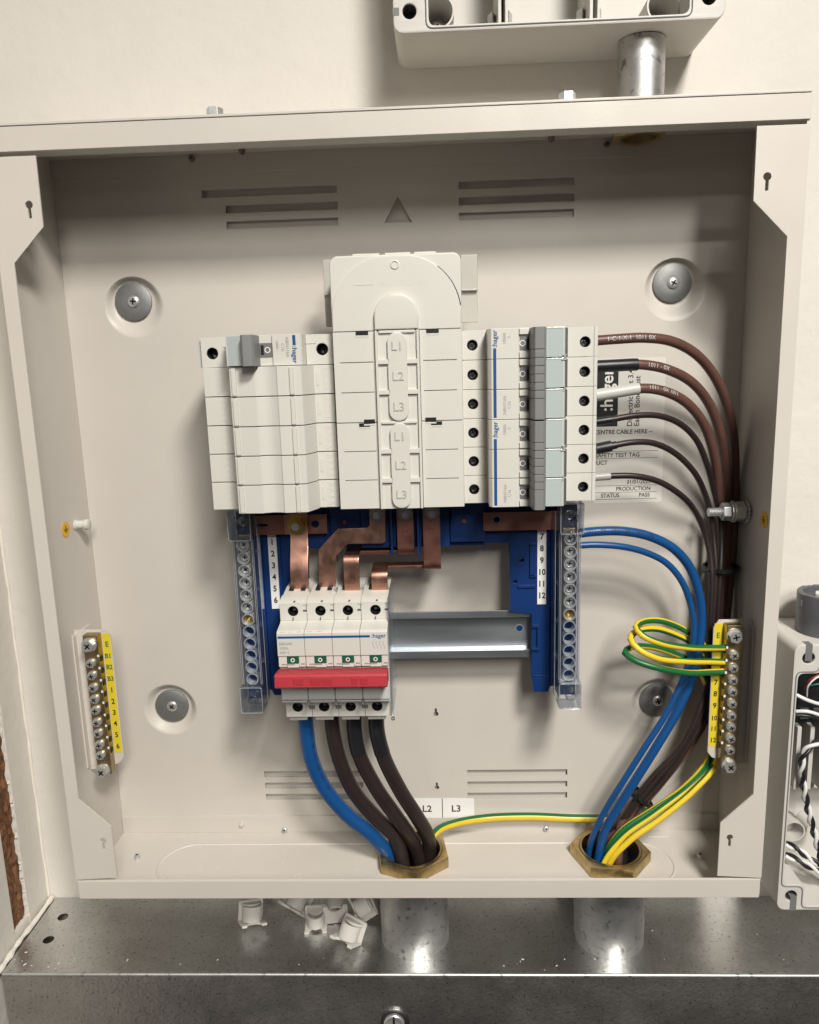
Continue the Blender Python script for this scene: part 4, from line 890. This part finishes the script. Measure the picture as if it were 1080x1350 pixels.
# green and yellow earth wires
GY = ['cable_yellow', 'cable_green']
o, p = cable('earth_cable', 'green and yellow earth cable crossing from one brass bush to the other side', A((566, 1108, -36), (578, 1094, -28), (600, 1085, -18), (640, 1079, -10), (700, 1077, -8), (760, 1079, -8), (810, 1078, -9), (855, 1070, -11), (895, 1052, -16), (925, 1028, -24), (944, 1005, -34), (952, 975, -37)), 2.9, GY, group='green and yellow earth cables', two=0.5, phase=2.75)
loops = [('earth_wire', 'green and yellow earth wire with the highest loop at the bar', [(962, 854, -45), (940, 854, -47), (905, 853, -52), (870, 848, -56), (846, 838, -55), (838, 827, -50), (848, 820, -44), (872, 819, -38), (900, 829, -34), (922, 845, -32), (936, 866, -30), (944, 900, -28), (946, 960, -28), (938, 1003, -30), (908, 1037, -34), (862, 1074, -40), (822, 1104, -43)], (138, -46)),
         ('earth_wire', 'green and yellow earth wire with the middle loop at the bar', [(962, 873, -45), (938, 872, -48), (905, 872, -54), (868, 868, -58), (842, 855, -56), (832, 842, -51), (840, 831, -44), (864, 828, -38), (892, 837, -33), (915, 850, -30), (932, 874, -27), (940, 910, -26), (944, 965, -28), (944, 1006, -34), (916, 1042, -40), (872, 1078, -44), (830, 1108, -46)], (143, -45)),
         ('earth_wire', 'green and yellow earth wire with the lowest loop at the bar', [(962, 885, -45), (938, 886, -48), (905, 887, -54), (866, 881, -58), (838, 872, -55), (824, 862, -50), (832, 854, -44), (856, 853, -39), (884, 860, -34), (908, 871, -31), (926, 890, -29), (936, 915, -27), (941, 960, -29), (934, 1000, -30), (902, 1038, -33), (858, 1070, -37), (818, 1098, -40)], (140, -40))]
for i, (nm, lab, pts, end) in enumerate(loops):
    cable(nm, lab, A(*pts) + [Vector((end[0] - 4, end[1], 2)), Vector((end[0] - 6, end[1], -58))], 2.15, GY, group='green and yellow earth cables', two=0.5, twist=0.0085, phase=[0.1, 0.6, -2.2][i])
# black cable ties
def tie(cx, cy, y, rx, ry, tilt, label):
    c = at(cx, cy, y); pts = []
    for k in range(28):
        a = 2 * math.pi * k / 28; v = Vector((rx * math.cos(a), ry * math.sin(a), 0)); pts.append(c + Matrix.Rotation(tilt, 3, 'Y') @ v)
    t = thing('cable_tie', label, 'cable tie', c)
    g = G(); F = []
    for k, p in enumerate(pts):
        n = (p - c).normalized(); ax = Matrix.Rotation(tilt, 3, 'Y') @ Vector((0, 0, 1))
        F.append([g.bm.verts.new(p + n * a + ax * b) for a, b in ((0, -1.4), (1.1, -1.4), (1.1, 1.4), (0, 1.4))])
    for k in range(28):
        A_, B_ = F[k], F[(k + 1) % 28]
        for j in range(4): g.bm.faces.new((A_[j], A_[(j + 1) % 4], B_[(j + 1) % 4], B_[j]))
    g.done('strap', 'black', t, smooth=50)
    h = c + Matrix.Rotation(tilt, 3, 'Y') @ Vector((-rx * 0.8, -ry * 0.75, 0))
    g = G(); g.box(h.x - 3, h.x + 1.5, h.y - 2.5, h.y + 1.5, h.z - 2.4, h.z + 2.4); g.box(h.x - 6.5, h.x - 2.6, h.y - 1.2, h.y, h.z - 0.8, h.z + 1.2); g.done('head', 'black', t, bevel=0.5)
tie(951, 748, -18, 11.0, 11.5, 0.0, 'black cable tie round the brown bundle below the earth stud')
tie(846, 1050, -28, 9.0, 8.5, 0.75, 'black cable tie round the brown bundle above the brass bush')

# ------------------------------------------------------------------ grey plastic boxes on the wall
def notch_loop(x0, x1, z0, z1, corners):
    """rim outline with keyhole notches cut in from an edge; corners: dict key->(open direction)"""
    return rrect(x0, x1, z0, z1, 5)
def inner_loop(x0, x1, z0, z1, cw, chh, r=4):
    pts = []
    def arc(cx, cz, a0, a1, n=5):
        for k in range(n + 1):
            a = math.radians(a0 + (a1 - a0) * k / n); pts.append((cx + r * math.cos(a), cz + r * math.sin(a)))
    for sx, sz, order in ((-1, -1, 0), (1, -1, 1), (1, 1, 2), (-1, 1, 3)):
        X = x0 if sx < 0 else x1; Z = z0 if sz < 0 else z1; ix, iz = X - sx * cw, Z - sz * chh
        c = [((X, iz), 'a'), ((ix, iz), 'b'), ((ix, Z), 'c')]
        if order in (1, 3): c = c[::-1]
        for (px, pz), _ in c: pts.append((px, pz))
    # round every vertex
    out = []; n = len(pts)
    for i in range(n):
        p0, p1, p2 = Vector(pts[i - 1]), Vector(pts[i]), Vector(pts[(i + 1) % n])
        d0 = (p0 - p1); d1 = (p2 - p1); rr = min(r, d0.length * 0.45, d1.length * 0.45)
        a, b = p1 + d0.normalized() * rr, p1 + d1.normalized() * rr
        for k in range(5):
            t = k / 4; out.append(tuple(a * (1 - t) ** 2 + p1 * 2 * t * (1 - t) + b * t * t))
    return out
def wall_box(label, x0, x1, z0, z1, yf, cw, chh, slots):
    t = thing('plastic_box', label, 'junction box', ((x0 + x1) / 2, WY, z0), 'grey plastic wall boxes')
    inn = inner_loop(x0 + 3.6, x1 - 3.6, z0 + 3.6, z1 - 3.6, cw, chh)
    hs = [circ(x0 + 9.5, z0 + 11.5, 4.0), circ(x1 - 9.5, z0 + 11.5, 4.0), circ(x0 + 9.5, z1 - 9.5, 4.0), circ(x1 - 9.5, z1 - 9.5, 4.0)]
    plate_obj('rim', [rrect(x0, x1, z0, z1, 6), inn] + hs, WY - 0.2, yf, 'box_plastic', t, bev=0.8)
    ln = [Vector((x, yf - 0.05, z)) for x, z in inner_loop(x0 + 2.0, x1 - 2.0, z0 + 2.0, z1 - 2.0, cw, chh)]
    g = G(); tube(g, ln, 0.45, 6, closed=True); g.done('seal_groove', 'window_grey', t)
    g = G(); g.box(x0 + 3, x1 - 3, WY - 2.5, WY - 0.5, z0 + 3, z1 - 3); g.done('back', 'box_plastic', t)
    for hx, hz in ((x0 + 9.5, z0 + 11.5), (x1 - 9.5, z0 + 11.5), (x0 + 9.5, z1 - 9.5), (x1 - 9.5, z1 - 9.5)):
        g = G(); g.cyl((hx, yf + 12, hz), (0, -1, 0), 4.0, 1, 20); g.lathe([(3.98, 0), (3.98, 10.5)], (hx, yf + 12, hz), n=20); g.done('screw_well', 'dark_grey', t, recalc=False)
    for (a, b, c, d) in slots:
        g = G(); g.box(a, b, yf - 0.12, yf + 6, c, d); g.done('rim_notch', 'window_grey', t)
    return t
ub = wall_box('grey plastic box with open front above the cabinet, joined by a slim conduit', 3, 193, 547, 680, -49, 17, 18, [(2.8, 6.5, 556.4, 560.6)])
for px, py in ((577, 20), (872, 12)):
    p = at(px, py, -25); g = G(); g.lathe([(10, 0), (10, 34), (9, 34), (8.6, 3), (0, 3)], (p.x, WY - 3, p.z), n=32); w = g.done('fixing_cup', 'box_plastic', ub)
    screw(w, (p.x, -8, p.z - 1), 4.4, 2.0, 'steel')
for xs in ((64.5, 66.4, 68.6, 70.4), (118, 120, 122.5, 124)):
    for x0, x1 in ((xs[0], xs[1]), (xs[2], xs[3])):
        g = G(); g.box(x0, x1, -38, WY - 2.5, 550.8, 676); g.done('rib', 'box_plastic', ub, bevel=0.3)
for x in (62, 72, 116, 126):
    g = G(); g.prism([(x - 2.5, -20), (x + 2.5, -20), (x, -26)], 'Z', 556, 566); g.done('guide', 'box_plastic', ub)
rb = wall_box('grey plastic box with open front holding twisted wires, beside the cabinet', 257, 400, -30.5, 168.5, -49, 15, 17, [(264, 268.5, 157, 168.6), (266, 270.5, -30.6, -20)])
for x0, x1, y0, y1, z0, z1 in ((272, 275, -30, 4, 52, 100), (281, 284, -30, 4, 52, 100), (290, 293, -30, 4, 52, 100), (261, 396, -18, 4, 46, 49.5)):
    g = G(); g.box(x0, x1, y0, y1, z0, z1); g.done('rib', 'box_plastic', rb, bevel=0.4)
p = at(1070, 1092, -10); g = G(); g.lathe([(5.2, 0), (4.6, 16), (3, 16), (2.6, 12), (0, 12)], (p.x, 3.5, p.z), n=24); g.done('screw_post', 'box_plastic', rb)
p = at(1042, 1090, -22); g = G(); g.lathe([(8, 0), (8, 14), (7, 14), (7, 1), (0, 1)], (p.x, -14, p.z), n=28); g.done('fixing_cup', 'box_plastic', rb)
md = thing('electronic_module', 'black electronic module inside the open grey box', 'module', (300, -10, 100))
g = G(); g.box(263, 380, -24, 3, 100.5, 146); g.done('housing', 'black_rubber', md, bevel=0.8)
g = G()
for k in range(8): g.box(266 + 9 * k, 272 + 9 * k, -26, -24, 104, 112)
g.done('terminal_row', 'dark_grey', md, bevel=0.4)
def twisted(label, pts, r, pitch):
    path = smooth_path(A(*pts), 1.2); F = frames(path); L = 0; a1 = []; a2 = []
    for i, p in enumerate(path):
        if i: L += (p - path[i - 1]).length
        t, u, w = F[i]; a = 2 * math.pi * L / pitch; off = (u * math.cos(a) + w * math.sin(a)) * r; a1.append(p + off); a2.append(p - off)
    t = thing('twisted_pair', label, 'wire', path[0], 'twisted black and white pairs')
    g = G(); tube(g, a1, r, 10); g.done('white_wire', 'wire_white', t, smooth=60)
    g = G(); tube(g, a2, r, 10); g.done('black_wire', 'black_rubber', t, smooth=60)
twisted('black and white twisted pair hanging from the upper part of the grey box', [(1110, 968, -34), (1090, 974, -36), (1072, 982, -38), (1060, 994, -38), (1057, 1014, -36), (1060, 1040, -34), (1066, 1070, -32), (1074, 1100, -30), (1082, 1130, -30), (1092, 1160, -30)], 1.35, 21)
twisted('black and white twisted pair crossing low in the grey box, the upper of two', [(1036, 1112, -26), (1052, 1120, -30), (1070, 1134, -33), (1095, 1150, -34), (1120, 1165, -34)], 1.35, 19)
twisted('black and white twisted pair crossing low in the grey box, the lower of two', [(1036, 1127, -28), (1052, 1134, -32), (1070, 1144, -36), (1095, 1158, -36), (1120, 1168, -36)], 1.35, 22)
for i, (lab, m, pts) in enumerate([('pale single wire arching across the black module', 'wire_white', [(1050, 916, -34), (1062, 922, -36), (1080, 928, -36), (1110, 930, -36)]),
        ('pale single wire below the black module', 'wire_white', [(1050, 938, -34), (1064, 938, -37), (1085, 944, -37), (1110, 950, -37)]),
        ('black single wire below the black module', 'black_rubber', [(1050, 943, -34), (1066, 944, -36), (1085, 951, -36), (1110, 958, -36)]),
        ('thin red wire looping in front of the black module', 'wire_red', [(1060, 908, -30), (1068, 896, -36), (1080, 890, -36), (1100, 880, -34)]),
        ('thin green wire in front of the black module', 'wire_green', [(1060, 906, -30), (1072, 903, -36), (1090, 900, -36), (1110, 896, -34)]),
        ('thin white wire looping in front of the black module', 'wire_white', [(1064, 918, -32), (1066, 904, -38), (1076, 894, -38), (1100, 886, -36)])]):
    cable('box_wire', lab, A(*pts), 1.3 if i < 3 else 0.6, m, 'wire', 'single wires in the grey box', n=8)
# dark conduit coupler standing on the box
cp = thing('conduit_coupler', 'dark grey plastic coupler with ragged rim standing on the grey box', 'coupler', (287, -24, 168.6))
cx, cy = 287.5, -24; g = G(); bm = g.bm; n = 48
ring = lambda r, h: [bm.verts.new((cx + r * math.cos(2 * math.pi * k / n), cy + r * math.sin(2 * math.pi * k / n), h + (random.uniform(-0.5, 0.3) if h > 180 else 0))) for k in range(n)]
R = [ring(17.5, 168.7), ring(18, 170), ring(18, 196.5), ring(17, 197), ring(14.5, 196.6), ring(14.5, 168.7)]
for a_, b_ in zip(R, R[1:]):
    for k in range(n): bm.faces.new((a_[k], a_[(k + 1) % n], b_[(k + 1) % n], b_[k]))
g.done('sleeve', 'gland_grey', cp, smooth=50)
g = G(); g.lathe([(0, 0), (14.4, 0), (14.4, 1), (0, 1)], (cx, cy, 192), (0, 0, 1), 32); g.done('insert', 'gland_grey', cp)
g = G(); g.cyl((cx - 2, cy - 3, 193), (0, 0, 1), 7, 4.0, 6, 0.3); g.done('hex_cap', 'cover_plastic', cp, bevel=0.5)
g = G()
for k in range(3): g.box(cx - 18.6 + k, cx - 16.6 + k, cy - 4 + 3 * k, cy - 2.2 + 3 * k, 188 + 3 * k, 192.5 + 2.2 * k)
g.done('burr', 'gland_grey', cp, bevel=0.3)

# ------------------------------------------------------------------ loose plastic clips lying on the trunking
def clip_mesh():
    g = G()
    arc = [(4.2 * math.cos(math.radians(a)), 12 + 4.2 * math.sin(math.radians(a))) for a in range(180, 361, 20)]
    me = plate([[(-7, 0), (7, 0), (7, 12), (4.2, 12)] + arc[::-1] + [(-4.2, 12), (-7, 12)]], -0.7, 0.7, 'Y', 0.2); g.add(me)
    me = plate([rrect(-7, 7, 0, 11, 1.0)], -0.7, 0.7, 'Z', 0.2); g.add(me, Matrix.Translation((0, 0, 0.7)))
    me = plate([[(5.6 * math.cos(math.radians(a)), 5.6 * math.sin(math.radians(a))) for a in range(0, 181, 15)]], -0.7, 0.7, 'Y', 0.2); g.add(me, Matrix.Translation((0, 9, 1)))
    g.lathe([(5.6, 0), (5.6, 8), (4.7, 8), (4.7, 0)], (0, 9, 5), (0, -1, 0), 16, closed=True)
    return g.mesh('clip', 'box_plastic', smooth=40)
cm = clip_mesh()
for i, (px, py, rx, ry, rz, sc, lab) in enumerate([
        (330, 1216, 70, 10, 25, 1.35, 'loose white plastic clip lying alone on the trunking, away from the pile'),
        (392, 1204, 40, 0, -35, 1.35, 'loose white plastic clip half hidden under the cabinet edge, with a pointed corner out'),
        (418, 1214, 95, 0, 5, 1.2, 'loose white plastic clip showing its round end, in the pile on the trunking'),
        (443, 1217, 8, 0, 8, 1.35, 'loose white plastic clip standing upright with its notch up, in the pile'),
        (463, 1240, 62, 8, -28, 1.35, 'loose white plastic clip lying farthest out from the pile on the trunking'),
        (473, 1210, 30, 30, -60, 1.3, 'loose white plastic clip leaning close to the wide conduit'),
        (352, 1186, 60, 20, 120, 0.8, 'loose white plastic clip just peeping out under the cabinet edge')]):
    o = bpy.data.objects.new('plastic_clip', cm); COL.objects.link(o)
    o.rotation_euler = [math.radians(a) for a in (rx, ry, rz)]; o.scale = (sc,) * 3
    mt = o.rotation_euler.to_matrix() * sc; zmin = min((mt @ v.co).z for v in cm.vertices)
    p = atz(px, py, TZ); o.location = (p.x * S, p.y * S, TZ * S - zmin + 0.0001)
    tag(o, lab, 'clip', 'loose plastic clips')

# ------------------------------------------------------------------ swarf and crumbs left on the trunking
g = G(); rs = random.Random(3)
for k in range(85):
    x = rs.choice([rs.uniform(-296, -240), rs.uniform(-296, 330), rs.uniform(60, 330)]); y = rs.choice([rs.uniform(-70, 2), rs.uniform(-70, -58)]); q = rs.uniform(0.10, 0.36) * rs.choice([1, 1, 1, 2]); a = rs.uniform(0, 3.1)
    P = [Vector((q * 2 * math.cos(a), q * 2 * math.sin(a))), Vector((-q * math.sin(a), q * math.cos(a))) * 0.6, Vector((-q * math.cos(a), -q * math.sin(a))) * 1.5]
    g.prism([(x + v.x, y + v.y) for v in P], 'Z', TZ + 0.02, TZ + 0.1 + q * 0.5)
for k in range(40):
    x = rs.uniform(-225, 225); y = rs.uniform(-70, -4); q = rs.uniform(0.12, 0.3)
    g.prism([(x - q, y - q), (x + q * 1.5, y - q * 0.4), (x + q * 0.2, y + q)], 'Z', 1.8, 2.0 + q * 0.6)
tag(g.done('crumbs', 'caulk'), 'pale plaster crumbs and swarf scattered on the trunking', 'debris', None, 'stuff')
